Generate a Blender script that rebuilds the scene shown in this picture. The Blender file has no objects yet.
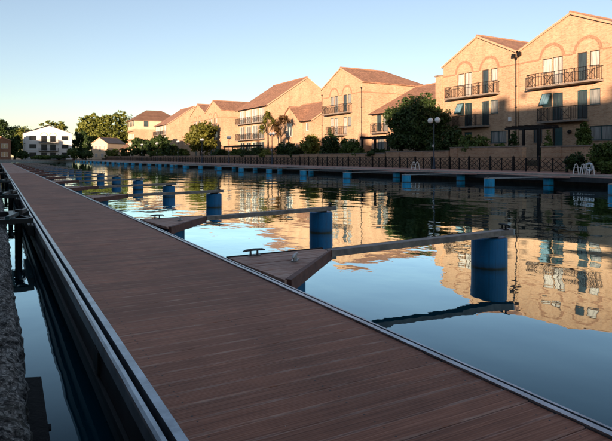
import bpy, math, random
import numpy as np
from mathutils import Vector, noise as mnoise

random.seed(7)
rng = np.random.default_rng(11)
SC = bpy.context.scene
COL = SC.collection
R = math.radians

# ------------------------------------------------------------------ camera
# world: X across the canal, Y along it, Z up, water at z = 0
F, HY, VX, EYE = 560.0, 157.0, -3.0, 1.45      # focal length, horizon row and vanishing column in photo pixels
TH = math.atan((306 - VX) / F)
CT, ST = math.cos(TH), math.sin(TH)
cam = bpy.data.cameras.new('camera')
cam.sensor_width = 36.0
cam.lens = 36.0 * F / 612.0
cam.shift_y = -(220.5 - HY) / 612.0
cam.clip_start = 0.05
cam.clip_end = 5000
camo = bpy.data.objects.new('camera', cam)
camo.location = (0, 0, EYE)
camo.rotation_euler = (R(90), 0, -TH)
COL.objects.link(camo)
SC.camera = camo

# ------------------------------------------------------------------ sky, sun, exposure
SUN_EL = R(6.0)
SUN_AZ = R(45.0)                                # from -X towards -Y
to_sun = Vector((-math.cos(SUN_AZ) * math.cos(SUN_EL), -math.sin(SUN_AZ) * math.cos(SUN_EL), math.sin(SUN_EL)))
world = bpy.data.worlds.new('World')
SC.world = world
world.use_nodes = True
wn = world.node_tree.nodes
wl = world.node_tree.links
wn.clear()
sky = wn.new('ShaderNodeTexSky')
sky.sky_type = 'NISHITA'
sky.sun_disc = False
sky.sun_elevation = SUN_EL
sky.sun_rotation = math.atan2(to_sun.x, to_sun.y)
sky.altitude = 0
sky.air_density = 0.9
sky.dust_density = 0.25
sky.ozone_density = 1.7
bgn = wn.new('ShaderNodeBackground')
bgn.inputs['Strength'].default_value = 0.098
won = wn.new('ShaderNodeOutputWorld')
hs = wn.new('ShaderNodeHueSaturation')          # evening haze pales the whole sky a little
hs.inputs['Saturation'].default_value = 0.84
wl.new(sky.outputs[0], hs.inputs['Color'])
tn = wn.new('ShaderNodeMix')
tn.data_type = 'RGBA'
tn.blend_type = 'MULTIPLY'
tn.inputs[0].default_value = 1.0
tn.inputs[7].default_value = (1.0, 0.935, 0.955, 1)
wl.new(hs.outputs[0], tn.inputs[6])
wl.new(tn.outputs[2], bgn.inputs['Color'])
wl.new(bgn.outputs[0], won.inputs['Surface'])
sl = bpy.data.lights.new('sun', 'SUN')
sl.energy = 5.0
sl.angle = R(0.55)
sl.color = (1.0, 0.68, 0.45)
so = bpy.data.objects.new('sun', sl)
so.rotation_euler = to_sun.to_track_quat('Z', 'Y').to_euler()
so.location = (-60, -40, 40)
COL.objects.link(so)
SC.view_settings.view_transform = 'Standard'
SC.view_settings.look = 'None'
SC.view_settings.exposure = 1.48
SC.view_settings.gamma = 1.0
SC.cycles.use_denoising = True
SC.cycles.max_bounces = 6
SC.cycles.glossy_bounces = 4
SC.cycles.transparent_max_bounces = 6
SC.cycles.caustics_reflective = False
SC.cycles.caustics_refractive = False


# ------------------------------------------------------------------ pixel helpers (photo pixel + a plane -> place)
def Yat(px, X):
    u = (px - 306) / F
    return X * (CT - u * ST) / (ST + u * CT)


def Dat(px, X):
    return X * ST + Yat(px, X) * CT


def Zat(px, py, X):
    return EYE - (py - HY) * Dat(px, X) / F


# ------------------------------------------------------------------ materials
MATS = {}


def newmat(name):
    m = bpy.data.materials.new(name)
    m.use_nodes = True
    nt = m.node_tree
    b = nt.nodes['Principled BSDF']
    MATS[name] = m
    return m, nt, b


def N(nt, t, **kw):
    n = nt.nodes.new(t)
    for k, v in kw.items():
        setattr(n, k, v)
    return n


def ramp(nt, fac, stops):
    r = N(nt, 'ShaderNodeValToRGB')
    e = r.color_ramp.elements
    while len(e) < len(stops):
        e.new(0.5)
    for el, (p, c) in zip(e, stops):
        el.position = p
        el.color = (*c, 1) if len(c) == 3 else c
    nt.links.new(fac, r.inputs[0])
    return r.outputs[0]


def noise(nt, vec, scale, detail=4, rough=0.6):
    n = N(nt, 'ShaderNodeTexNoise')
    n.inputs['Scale'].default_value = scale
    n.inputs['Detail'].default_value = detail
    n.inputs['Roughness'].default_value = rough
    if vec is not None:
        nt.links.new(vec, n.inputs['Vector'])
    return n.outputs['Fac']


def mix(nt, fac, a, b, mode='MIX'):
    m = N(nt, 'ShaderNodeMix', data_type='RGBA', blend_type=mode)
    for s, v in ((m.inputs['Factor'], fac), (m.inputs[6], a), (m.inputs[7], b)):
        if hasattr(v, 'is_linked'):
            nt.links.new(v, s)
        else:
            s.default_value = v if isinstance(v, (int, float)) else (*v, 1)
    return m.outputs[2]


def bump(nt, h, b, strength, dist):
    n = N(nt, 'ShaderNodeBump')
    n.inputs['Strength'].default_value = strength
    n.inputs['Distance'].default_value = dist
    nt.links.new(h, n.inputs['Height'])
    nt.links.new(n.outputs[0], b.inputs['Normal'])
    return n


def mapping(nt, vec, scale):
    m = N(nt, 'ShaderNodeMapping')
    m.inputs['Scale'].default_value = scale
    nt.links.new(vec, m.inputs['Vector'])
    return m.outputs[0]


def plain(name, col, rough=0.6, metal=0.0, var=0.25, scale=6.0, spec=0.5, bmp=0.0):
    m, nt, b = newmat(name)
    tc = N(nt, 'ShaderNodeTexCoord').outputs['Object']
    f = noise(nt, tc, scale, 5)
    lo = tuple(c * (1 - var) for c in col)
    hi = tuple(min(1, c * (1 + var)) for c in col)
    nt.links.new(ramp(nt, f, [(0.3, lo), (0.7, hi)]), b.inputs['Base Color'])
    b.inputs['Roughness'].default_value = rough
    b.inputs['Metallic'].default_value = metal
    b.inputs['Specular IOR Level'].default_value = spec
    if bmp:
        bump(nt, noise(nt, tc, scale * 4, 4), b, bmp, 0.02)
    return m


def brick(name, c1, c2, mortar, patch):
    m, nt, b = newmat(name)
    tc = N(nt, 'ShaderNodeTexCoord').outputs['Object']
    sp = N(nt, 'ShaderNodeSeparateXYZ')
    nt.links.new(tc, sp.inputs[0])
    ad = N(nt, 'ShaderNodeMath', operation='ADD')
    nt.links.new(sp.outputs[0], ad.inputs[0])
    nt.links.new(sp.outputs[1], ad.inputs[1])
    cb = N(nt, 'ShaderNodeCombineXYZ')
    nt.links.new(ad.outputs[0], cb.inputs[0])
    nt.links.new(sp.outputs[2], cb.inputs[1])
    br = N(nt, 'ShaderNodeTexBrick')
    br.inputs['Color1'].default_value = (*c1, 1)
    br.inputs['Color2'].default_value = (*c2, 1)
    br.inputs['Mortar'].default_value = (*mortar, 1)
    br.inputs['Scale'].default_value = 1.0
    br.inputs['Brick Width'].default_value = 0.225
    br.inputs['Row Height'].default_value = 0.075
    br.inputs['Mortar Size'].default_value = 0.009
    br.inputs['Bias'].default_value = -0.1
    nt.links.new(cb.outputs[0], br.inputs['Vector'])
    f = noise(nt, tc, 0.9, 6, 0.65)
    fm = ramp(nt, f, [(0.42, (0, 0, 0)), (0.68, (1, 1, 1))])
    col = mix(nt, fm, br.outputs['Color'], patch, 'MIX')
    col2 = mix(nt, 0.55, br.outputs['Color'], col)
    fine = noise(nt, tc, 7.0, 4, 0.7)
    col3 = mix(nt, ramp(nt, fine, [(0.3, (0.8, 0.8, 0.8)), (0.7, (1, 1, 1))]), (0.0, 0.0, 0.0), col2)
    mm = mix(nt, 1.0, col2, ramp(nt, fine, [(0.3, (0.78, 0.76, 0.74)), (0.72, (1.0, 1.0, 1.0))]), 'MULTIPLY')
    big = noise(nt, mapping(nt, tc, (0.45, 0.45, 0.22)), 1.0, 5, 0.6)
    stk = noise(nt, mapping(nt, tc, (2.6, 2.6, 0.16)), 1.0, 4, 0.65)
    mm = mix(nt, 1.0, mm, ramp(nt, big, [(0.32, (0.82, 0.78, 0.74)), (0.66, (1.06, 1.05, 1.03))]), 'MULTIPLY')
    mm = mix(nt, 1.0, mm, ramp(nt, stk, [(0.30, (0.90, 0.89, 0.88)), (0.52, (1.0, 1.0, 1.0))]), 'MULTIPLY')
    nt.links.new(mm, b.inputs['Base Color'])
    b.inputs['Roughness'].default_value = 0.9
    b.inputs['Specular IOR Level'].default_value = 0.25
    bump(nt, br.outputs['Fac'], b, -0.35, 0.008)
    return m


def tiles(name, col, axis):
    # clay roof tiles: courses along the slope, staggered joints
    m, nt, b = newmat(name)
    tc = N(nt, 'ShaderNodeTexCoord').outputs['Object']
    sp = N(nt, 'ShaderNodeSeparateXYZ')
    nt.links.new(tc, sp.inputs[0])
    cb = N(nt, 'ShaderNodeCombineXYZ')
    nt.links.new(sp.outputs[1 if axis == 'y' else 0], cb.inputs[0])
    nt.links.new(sp.outputs[2], cb.inputs[1])
    br = N(nt, 'ShaderNodeTexBrick')
    br.inputs['Color1'].default_value = (*[c * 0.75 for c in col], 1)
    br.inputs['Color2'].default_value = (*[c * 1.2 for c in col], 1)
    br.inputs['Mortar'].default_value = (*[c * 0.3 for c in col], 1)
    br.inputs['Scale'].default_value = 1.0
    br.inputs['Brick Width'].default_value = 0.26
    br.inputs['Row Height'].default_value = 0.15
    br.inputs['Mortar Size'].default_value = 0.012
    nt.links.new(cb.outputs[0], br.inputs['Vector'])
    f = noise(nt, tc, 0.7, 6, 0.7)
    mm = mix(nt, 1.0, br.outputs['Color'], ramp(nt, f, [(0.3, (0.7, 0.68, 0.64)), (0.7, (1, 1, 1))]), 'MULTIPLY')
    nt.links.new(mm, b.inputs['Base Color'])
    b.inputs['Roughness'].default_value = 0.85
    bump(nt, br.outputs['Fac'], b, -0.5, 0.03)
    return m


def leafmat(name, c1, c2, c3, trans=0.25):
    m, nt, b = newmat(name)
    tc = N(nt, 'ShaderNodeTexCoord').outputs['Object']
    f1 = noise(nt, tc, 1.6, 3)
    f2 = noise(nt, tc, 14.0, 2)
    a = ramp(nt, f1, [(0.32, c1), (0.52, c2), (0.7, c3)])
    bb = mix(nt, 1.0, a, ramp(nt, f2, [(0.3, (0.55, 0.55, 0.55)), (0.7, (1.25, 1.25, 1.1))]), 'MULTIPLY')
    nt.links.new(bb, b.inputs['Base Color'])
    b.inputs['Roughness'].default_value = 0.55
    b.inputs['Specular IOR Level'].default_value = 0.3
    tr = N(nt, 'ShaderNodeBsdfTranslucent')
    nt.links.new(bb, tr.inputs['Color'])
    ms = N(nt, 'ShaderNodeMixShader')
    ms.inputs[0].default_value = trans
    out = nt.nodes['Material Output']
    nt.links.new(b.outputs[0], ms.inputs[1])
    nt.links.new(tr.outputs[0], ms.inputs[2])
    nt.links.new(ms.outputs[0], out.inputs['Surface'])
    return m


def glassmat(name, col, rough=0.04):
    m, nt, b = newmat(name)
    tc = N(nt, 'ShaderNodeTexCoord').outputs['Object']
    f = noise(nt, mapping(nt, tc, (9, 9, 0.7)), 1.0, 2)
    lo = tuple(c * 0.55 for c in col)
    nt.links.new(ramp(nt, f, [(0.38, lo), (0.6, col)]), b.inputs['Base Color'])
    b.inputs['Roughness'].default_value = 0.5
    b.inputs['Coat Weight'].default_value = 1.0
    b.inputs['Coat Roughness'].default_value = rough
    b.inputs['Coat IOR'].default_value = 1.6
    return m


brick('brick_yellow', (0.57, 0.395, 0.265), (0.37, 0.215, 0.135), (0.49, 0.41, 0.32), (0.57, 0.40, 0.27))
brick('brick_red', (0.30, 0.13, 0.075), (0.20, 0.085, 0.05), (0.30, 0.23, 0.17), (0.28, 0.14, 0.085))
brick('brick_wall', (0.52, 0.335, 0.215), (0.38, 0.20, 0.125), (0.46, 0.37, 0.28), (0.50, 0.32, 0.20))
tiles('tiles_y', (0.38, 0.205, 0.130), 'y')
tiles('tiles_x', (0.38, 0.205, 0.130), 'x')
tiles('tiles_brown', (0.22, 0.125, 0.085), 'x')
tiles('tiles_slate', (0.09, 0.09, 0.11), 'y')
plain('frame_brown', (0.06, 0.045, 0.035), 0.5, var=0.2)
plain('arch_brick', (0.29, 0.170, 0.108), 0.9, var=0.3, scale=9)
plain('white_paint', (0.72, 0.71, 0.68), 0.5, var=0.08, scale=2)
plain('white_wall', (0.60, 0.60, 0.58), 0.8, var=0.1, scale=0.6)
plain('cream_band', (0.52, 0.41, 0.29), 0.8, var=0.12, scale=1)
plain('slab_grey', (0.20, 0.17, 0.145), 0.85, var=0.25, scale=3)
plain('concrete', (0.36, 0.33, 0.29), 0.85, var=0.25, scale=3, bmp=0.2)
plain('coping', (0.20, 0.16, 0.13), 0.85, var=0.3, scale=4)
plain('black_metal', (0.007, 0.007, 0.008), 0.5, var=0.3, scale=8, spec=0.3)
plain('teal_metal', (0.012, 0.055, 0.065), 0.4, var=0.3, scale=8)
plain('dark_steel', (0.010, 0.012, 0.014), 0.5, spec=0.3, metal=0.0, var=0.5, scale=7, bmp=0.1)
plain('aluminium', (0.30, 0.34, 0.38), 0.34, metal=0.75, var=0.35, scale=9, bmp=0.05)
plain('fascia_dark', (0.028, 0.032, 0.036), 0.5, metal=0.2, var=0.5, scale=5)
plain('galvanised', (0.36, 0.38, 0.39), 0.45, metal=0.6, var=0.25, scale=20)
plain('cleat_grey', (0.09, 0.09, 0.095), 0.45, metal=0.5, var=0.3, scale=20)
plain('bark', (0.075, 0.055, 0.04), 0.95, var=0.4, scale=10, bmp=0.5)
plain('timber_dark', (0.009, 0.008, 0.007), 0.8, spec=0.2, var=0.6, scale=12, bmp=0.4)
plain('globe', (0.80, 0.80, 0.76), 0.25, var=0.04, scale=3)
plain('earth', (0.06, 0.055, 0.035), 0.95, var=0.4, scale=0.7)
plain('door_teal', (0.02, 0.07, 0.075), 0.5, var=0.15)
plain('terracotta', (0.30, 0.13, 0.07), 0.8)
plain('ring_pale', (0.5, 0.6, 0.68), 0.5, var=0.05)
glassmat('pane_net', (0.52, 0.50, 0.46))
glassmat('pane_grey', (0.26, 0.27, 0.26))
glassmat('pane_dark', (0.030, 0.050, 0.058))
plain('pane_black', (0.012, 0.014, 0.016), 0.35, var=0.4, scale=2, spec=0.3)
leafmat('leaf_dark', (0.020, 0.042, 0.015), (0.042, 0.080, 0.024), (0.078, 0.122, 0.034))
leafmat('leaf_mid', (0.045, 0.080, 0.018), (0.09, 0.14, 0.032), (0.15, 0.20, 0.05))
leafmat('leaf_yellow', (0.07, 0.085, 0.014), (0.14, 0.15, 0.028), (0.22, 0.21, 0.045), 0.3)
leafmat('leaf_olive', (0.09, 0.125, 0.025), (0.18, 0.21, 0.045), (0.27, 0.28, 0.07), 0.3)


leafmat('leaf_rust', (0.05, 0.03, 0.015), (0.10, 0.06, 0.025), (0.16, 0.09, 0.035), 0.3)


PWH = 0.0610


def mk_plank():
    m, nt, b = newmat('deck_plank')
    tc = N(nt, 'ShaderNodeTexCoord').outputs['Object']
    oi = N(nt, 'ShaderNodeObjectInfo')
    off = N(nt, 'ShaderNodeVectorMath', operation='ADD')
    nt.links.new(tc, off.inputs[0])
    sc = N(nt, 'ShaderNodeVectorMath', operation='SCALE')
    nt.links.new(oi.outputs['Location'], sc.inputs[0])
    sc.inputs['Scale'].default_value = 3.7
    nt.links.new(sc.outputs[0], off.inputs[1])
    grain = noise(nt, mapping(nt, off.outputs[0], (1.6, 85, 8)), 1.0, 5, 0.7)
    blot = noise(nt, mapping(nt, off.outputs[0], (3.0, 5, 3)), 1.0, 4, 0.6)
    base = ramp(nt, grain, [(0.28, (0.20, 0.073, 0.042)), (0.52, (0.38, 0.148, 0.085)), (0.74, (0.60, 0.27, 0.17))])
    rv = N(nt, 'ShaderNodeMapRange')
    nt.links.new(oi.outputs['Random'], rv.inputs[0])
    rv.inputs[3].default_value = 0.78
    rv.inputs[4].default_value = 1.10
    vm = N(nt, 'ShaderNodeVectorMath', operation='SCALE')
    nt.links.new(base, vm.inputs[0])
    nt.links.new(rv.outputs[0], vm.inputs['Scale'])
    col = mix(nt, 1.0, vm.outputs[0], ramp(nt, blot, [(0.3, (0.80, 0.78, 0.78)), (0.7, (1.12, 1.10, 1.08))]), 'MULTIPLY')
    # worn, paler arrises along both edges of each board
    sp0 = N(nt, 'ShaderNodeSeparateXYZ')
    nt.links.new(tc, sp0.inputs[0])
    ab = N(nt, 'ShaderNodeMath', operation='ABSOLUTE')
    nt.links.new(sp0.outputs[1], ab.inputs[0])
    we = ramp(nt, ab.outputs[0], [(PWH - 0.009, (0, 0, 0)), (PWH - 0.003, (1, 1, 1))])
    wn2 = noise(nt, mapping(nt, off.outputs[0], (4, 20, 8)), 1.0, 4, 0.7)
    wf = mix(nt, 1.0, we, ramp(nt, wn2, [(0.34, (0.05, 0.05, 0.05)), (0.62, (0.9, 0.9, 0.9))]), 'MULTIPLY')
    col = mix(nt, wf, col, (0.66, 0.45, 0.36))
    # walked-over patches and pale specks lie across the boards, in place coordinates
    geo = N(nt, 'ShaderNodeNewGeometry').outputs['Position']
    worn = noise(nt, mapping(nt, geo, (1.1, 0.45, 1)), 1.0, 5, 0.65)
    col = mix(nt, 1.0, col, ramp(nt, worn, [(0.32, (0.72, 0.70, 0.70)), (0.66, (1.16, 1.14, 1.12))]), 'MULTIPLY')
    speck = noise(nt, geo, 26.0, 3, 0.55)
    col = mix(nt, ramp(nt, speck, [(0.745, (0, 0, 0)), (0.77, (0.7, 0.7, 0.7))]), col, (0.60, 0.56, 0.50))

    # two screws at each bearer
    def m1(op, a, b2):
        n = N(nt, 'ShaderNodeMath', operation=op)
        for k, v in enumerate((a, b2)):
            if isinstance(v, (int, float)):
                n.inputs[k].default_value = v
            else:
                nt.links.new(v, n.inputs[k])
        return n.outputs[0]
    axx = m1('ABSOLUTE', sp0.outputs[0], 0)
    dx = m1('MINIMUM', m1('ABSOLUTE', m1('SUBTRACT', axx, 0.575), 0), axx)
    dy = m1('SUBTRACT', ab.outputs[0], 0.034)
    dd = m1('SQRT', m1('ADD', m1('MULTIPLY', dx, dx), m1('MULTIPLY', dy, dy)), 0)
    col = mix(nt, m1('LESS_THAN', dd, 0.0045), col, (0.05, 0.045, 0.045))
    nt.links.new(col, b.inputs['Base Color'])
    b.inputs['Roughness'].default_value = 0.62
    b.inputs['Specular IOR Level'].default_value = 0.16
    b.inputs['Sheen Weight'].default_value = 0.10      # warm sheen added to brighten the deck at grazing angles
    b.inputs['Sheen Roughness'].default_value = 0.55
    b.inputs['Sheen Tint'].default_value = (1.0, 0.70, 0.55, 1)
    # fine reeding along each board
    sp = N(nt, 'ShaderNodeSeparateXYZ')
    nt.links.new(tc, sp.inputs[0])
    mu = N(nt, 'ShaderNodeMath', operation='MULTIPLY')
    nt.links.new(sp.outputs[1], mu.inputs[0])
    mu.inputs[1].default_value = 2 * math.pi / 0.0118
    sn = N(nt, 'ShaderNodeMath', operation='SINE')
    nt.links.new(mu.outputs[0], sn.inputs[0])
    ad = N(nt, 'ShaderNodeMath', operation='ADD')
    nt.links.new(sn.outputs[0], ad.inputs[0])
    nt.links.new(grain, ad.inputs[1])
    bump(nt, ad.outputs[0], b, 0.18, 0.0018)


mk_plank()


def mk_water():
    m, nt, b = newmat('canal_water')
    geo = N(nt, 'ShaderNodeNewGeometry').outputs['Position']
    nt.nodes.remove(b)
    b = N(nt, 'ShaderNodeBsdfGlossy')
    b.inputs['Roughness'].default_value = 0.012
    b.inputs['Color'].default_value = (0.75, 0.95, 1.0, 1)
    deep = N(nt, 'ShaderNodeBsdfDiffuse')
    deep.inputs['Color'].default_value = (0.001, 0.038, 0.056, 1)
    fr = N(nt, 'ShaderNodeFresnel')
    fr.inputs['IOR'].default_value = 1.33
    fk = N(nt, 'ShaderNodeMath', operation='MULTIPLY_ADD', use_clamp=True)
    nt.links.new(fr.outputs[0], fk.inputs[0])
    fk.inputs[1].default_value = 2.75
    fk.inputs[2].default_value = -0.16
    ms = N(nt, 'ShaderNodeMixShader')
    nt.links.new(fk.outputs[0], ms.inputs[0])
    nt.links.new(deep.outputs[0], ms.inputs[1])
    nt.links.new(b.outputs[0], ms.inputs[2])
    nt.links.new(ms.outputs[0], nt.nodes['Material Output'].inputs['Surface'])
    big = noise(nt, mapping(nt, geo, (0.55, 0.42, 1)), 1.0, 2, 0.5)
    med = noise(nt, mapping(nt, geo, (2.1, 1.6, 1)), 1.0, 2, 0.5)
    fin = noise(nt, mapping(nt, geo, (6.5, 5.0, 1)), 1.0, 2, 0.5)
    patch = noise(nt, mapping(nt, geo, (0.09, 0.07, 1)), 1.0, 3, 0.5)
    pm = ramp(nt, patch, [(0.35, (0.25, 0.25, 0.25)), (0.7, (1, 1, 1))])

    def mul(a, k):
        n = N(nt, 'ShaderNodeMath', operation='MULTIPLY')
        nt.links.new(a, n.inputs[0])
        if isinstance(k, float):
            n.inputs[1].default_value = k
        else:
            nt.links.new(k, n.inputs[1])
        return n.outputs[0]

    def add(a, c):
        n = N(nt, 'ShaderNodeMath', operation='ADD')
        nt.links.new(a, n.inputs[0])
        nt.links.new(c, n.inputs[1])
        return n.outputs[0]
    h = add(mul(big, 0.027), add(mul(mul(med, pm), 0.0074), mul(mul(fin, pm), 0.0014)))
    bump(nt, h, b, 1.0, 1.0)


mk_water()


def mk_stone():
    m, nt, b = newmat('granite_rough')
    geo = N(nt, 'ShaderNodeNewGeometry').outputs['Position']
    f1 = noise(nt, geo, 16.0, 9, 0.8)
    vo = N(nt, 'ShaderNodeTexVoronoi')
    vo.inputs['Scale'].default_value = 85.0
    nt.links.new(geo, vo.inputs['Vector'])
    f2 = noise(nt, geo, 140.0, 3, 0.7)
    c = ramp(nt, f1, [(0.38, (0.045, 0.042, 0.038)), (0.48, (0.22, 0.205, 0.185)), (0.56, (0.62, 0.59, 0.54))])
    g = mix(nt, 1.0, c, ramp(nt, vo.outputs['Color'], [(0.2, (0.35, 0.35, 0.35)), (0.8, (1.35, 1.33, 1.3))]), 'MULTIPLY')
    mm = mix(nt, 1.0, g, ramp(nt, f2, [(0.3, (0.55, 0.55, 0.55)), (0.68, (1.25, 1.25, 1.25))]), 'MULTIPLY')
    lich = noise(nt, geo, 5.0, 5, 0.7)
    mm = mix(nt, ramp(nt, lich, [(0.55, (0, 0, 0)), (0.68, (0.5, 0.5, 0.5))]), mm, (0.12, 0.11, 0.07))
    nt.links.new(mm, b.inputs['Base Color'])
    b.inputs['Roughness'].default_value = 0.95
    b.inputs['Specular IOR Level'].default_value = 0.2
    bump(nt, f1, b, 1.0, 0.05)


mk_stone()


def mk_paving():
    m, nt, b = newmat('paving')
    geo = N(nt, 'ShaderNodeNewGeometry').outputs['Position']
    br = N(nt, 'ShaderNodeTexBrick')
    br.inputs['Color1'].default_value = (0.38, 0.215, 0.17, 1)
    br.inputs['Color2'].default_value = (0.48, 0.29, 0.235, 1)
    br.inputs['Mortar'].default_value = (0.24, 0.19, 0.16, 1)
    br.inputs['Scale'].default_value = 1.0
    br.inputs['Brick Width'].default_value = 0.21
    br.inputs['Row Height'].default_value = 0.105
    br.inputs['Mortar Size'].default_value = 0.006
    nt.links.new(geo, br.inputs['Vector'])
    f = noise(nt, geo, 0.5, 6, 0.7)
    mm = mix(nt, 1.0, br.outputs['Color'], ramp(nt, f, [(0.3, (0.7, 0.7, 0.7)), (0.7, (1.15, 1.12, 1.1))]), 'MULTIPLY')
    nt.links.new(mm, b.inputs['Base Color'])
    b.inputs['Roughness'].default_value = 0.85


mk_paving()


def mk_float(nm, c1, c2):
    m, nt, b = newmat(nm)
    geo = N(nt, 'ShaderNodeNewGeometry').outputs['Position']
    sp = N(nt, 'ShaderNodeSeparateXYZ')
    nt.links.new(geo, sp.inputs[0])
    f = noise(nt, mapping(nt, geo, (5, 5, 1.5)), 1.0, 5, 0.7)
    col = ramp(nt, f, [(0.3, c1), (0.7, c2)])
    # tide stain: algae and dirt left just above the water
    ad = N(nt, 'ShaderNodeMath', operation='MULTIPLY_ADD')
    nt.links.new(f, ad.inputs[0])
    ad.inputs[1].default_value = 0.05
    nt.links.new(sp.outputs[2], ad.inputs[2])
    st = ramp(nt, ad.outputs[0], [(0.035, (1, 1, 1)), (0.055, (0.45, 0.45, 0.45)), (0.13, (0, 0, 0))])
    sc2 = noise(nt, mapping(nt, geo, (9, 9, 30)), 1.0, 6, 0.75)
    col = mix(nt, ramp(nt, sc2, [(0.60, (0, 0, 0)), (0.70, (0.55, 0.55, 0.55))]), col, (0.10, 0.22, 0.30))
    run = noise(nt, mapping(nt, geo, (22, 22, 1.2)), 1.0, 4, 0.7)
    col = mix(nt, ramp(nt, run, [(0.52, (0, 0, 0)), (0.72, (0.6, 0.6, 0.6))]), col, (0.02, 0.06, 0.08))
    nt.links.new(mix(nt, st, col, (0.038, 0.042, 0.022)), b.inputs['Base Color'])
    b.inputs['Roughness'].default_value = 0.5


mk_float('float_blue', (0.006, 0.145, 0.32), (0.010, 0.21, 0.44))
mk_float('float_cyan', (0.006, 0.28, 0.52), (0.012, 0.40, 0.66))


# ------------------------------------------------------------------ mesh helpers
class MB:
    def __init__(self):
        self.v, self.f = [], []

    def add(self, vs, fs):
        o = len(self.v)
        self.v += [tuple(p) for p in vs]
        self.f += [tuple(i + o for i in f) for f in fs]
        return self

    def box(self, x0, x1, y0, y1, z0, z1):
        return self.add([(x0, y0, z0), (x1, y0, z0), (x1, y1, z0), (x0, y1, z0), (x0, y0, z1), (x1, y0, z1), (x1, y1, z1), (x0, y1, z1)],
                        [(0, 3, 2, 1), (4, 5, 6, 7), (0, 1, 5, 4), (1, 2, 6, 5), (2, 3, 7, 6), (3, 0, 4, 7)])

    def prism(self, poly, z0, z1):
        n = len(poly)
        return self.add([(x, y, z0) for x, y in poly] + [(x, y, z1) for x, y in poly],
                        [tuple(range(n))[::-1], tuple(range(n, 2 * n))] + [(i, (i + 1) % n, n + (i + 1) % n, n + i) for i in range(n)])

    def tube(self, pts, rad, seg=8, caps=True):
        pts = [Vector(p) for p in pts]
        rad = rad if isinstance(rad, (list, tuple)) else [rad] * len(pts)
        rings = []
        for i, p in enumerate(pts):
            d = (pts[min(i + 1, len(pts) - 1)] - pts[max(i - 1, 0)]).normalized()
            a = Vector((0, 0, 1)) if abs(d.z) < 0.9 else Vector((1, 0, 0))
            e1 = d.cross(a).normalized()
            e2 = d.cross(e1)
            rings.append([p + (e1 * math.cos(2 * math.pi * k / seg) + e2 * math.sin(2 * math.pi * k / seg)) * rad[i] for k in range(seg)])
        vs = [q for r in rings for q in r]
        fs = []
        for i in range(len(pts) - 1):
            for k in range(seg):
                a, b2 = i * seg + k, i * seg + (k + 1) % seg
                fs.append((a, a + seg, b2 + seg, b2))
        if caps:
            fs.append(tuple(range(seg)))
            fs.append(tuple(range((len(pts) - 1) * seg, len(pts) * seg))[::-1])
        return self.add(vs, fs)

    def bar(self, a, b, w, h=None):
        # square-section bar between two points
        h = h or w
        a, b = Vector(a), Vector(b)
        d = (b - a).normalized()
        up = Vector((0, 0, 1)) if abs(d.z) < 0.95 else Vector((0, 1, 0))
        s = d.cross(up).normalized() * (w / 2)
        t = s.cross(d).normalized() * (h / 2)
        vs = [p + i * s + j * t for p in (a, b) for i, j in ((-1, -1), (1, -1), (1, 1), (-1, 1))]
        return self.add(vs, [(0, 1, 2, 3), (7, 6, 5, 4), (0, 4, 5, 1), (1, 5, 6, 2), (2, 6, 7, 3), (3, 7, 4, 0)])

    def slab(self, verts, faces, th):
        # sheet given by faces (top) thickened downwards
        n = len(verts)
        self_v = list(verts) + [(x, y, z - th) for x, y, z in verts]
        fs = [tuple(f) for f in faces] + [tuple(i + n for i in f[::-1]) for f in faces]
        ed = {}
        for f in faces:
            for i in range(len(f)):
                e = (f[i], f[(i + 1) % len(f)])
                ed[e] = 1
        for (a, b) in ed:
            if (b, a) not in ed:
                fs.append((b, a, a + n, b + n))
        return self.add(self_v, fs)

    def sphere(self, c, r, seg=14, rings=9, sz=1.0):
        pts, rr = [], []
        for i in range(rings + 1):
            a = math.pi * i / rings
            pts.append((c[0], c[1], c[2] - math.cos(a) * r * sz))
            rr.append(max(0.002, math.sin(a) * r))
        return self.tube(pts, rr, seg)

    def mesh(self, name, mat, smooth=False):
        me = bpy.data.meshes.new(name)
        me.from_pydata(self.v, [], self.f)
        me.materials.append(MATS[mat])
        if smooth:
            me.polygons.foreach_set('use_smooth', [True] * len(me.polygons))
        me.update()
        return me

    def build(self, name, mat, parent=None, smooth=False, loc=None):
        return link(name, self.mesh(name, mat, smooth), parent, loc)


def link(name, data, parent=None, loc=None):
    o = bpy.data.objects.new(name, data)
    COL.objects.link(o)
    if parent:
        o.parent = parent
    if loc:
        o.location = loc
    return o


def tag(o, label, cat, group=None):
    o['label'] = label
    o['category'] = cat
    if group:
        o['group'] = group
    return o


def thing(name, label, cat, loc=(0, 0, 0), rz=0.0, group=None):
    o = link(name, None, None, loc)
    o.rotation_euler = (0, 0, rz)
    return tag(o, label, cat, group)


def struct(o):
    o['kind'] = 'structure'
    return o


def copy_tree(o, parent=None):
    c = o.copy()
    COL.objects.link(c)
    c.parent = parent
    for ch in list(KIDS.get(o.name, [])):
        copy_tree(ch, c)
    return c


KIDS = {}


def index_kids():
    KIDS.clear()
    for o in bpy.data.objects:
        if o.parent:
            KIDS.setdefault(o.parent.name, []).append(o)


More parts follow.
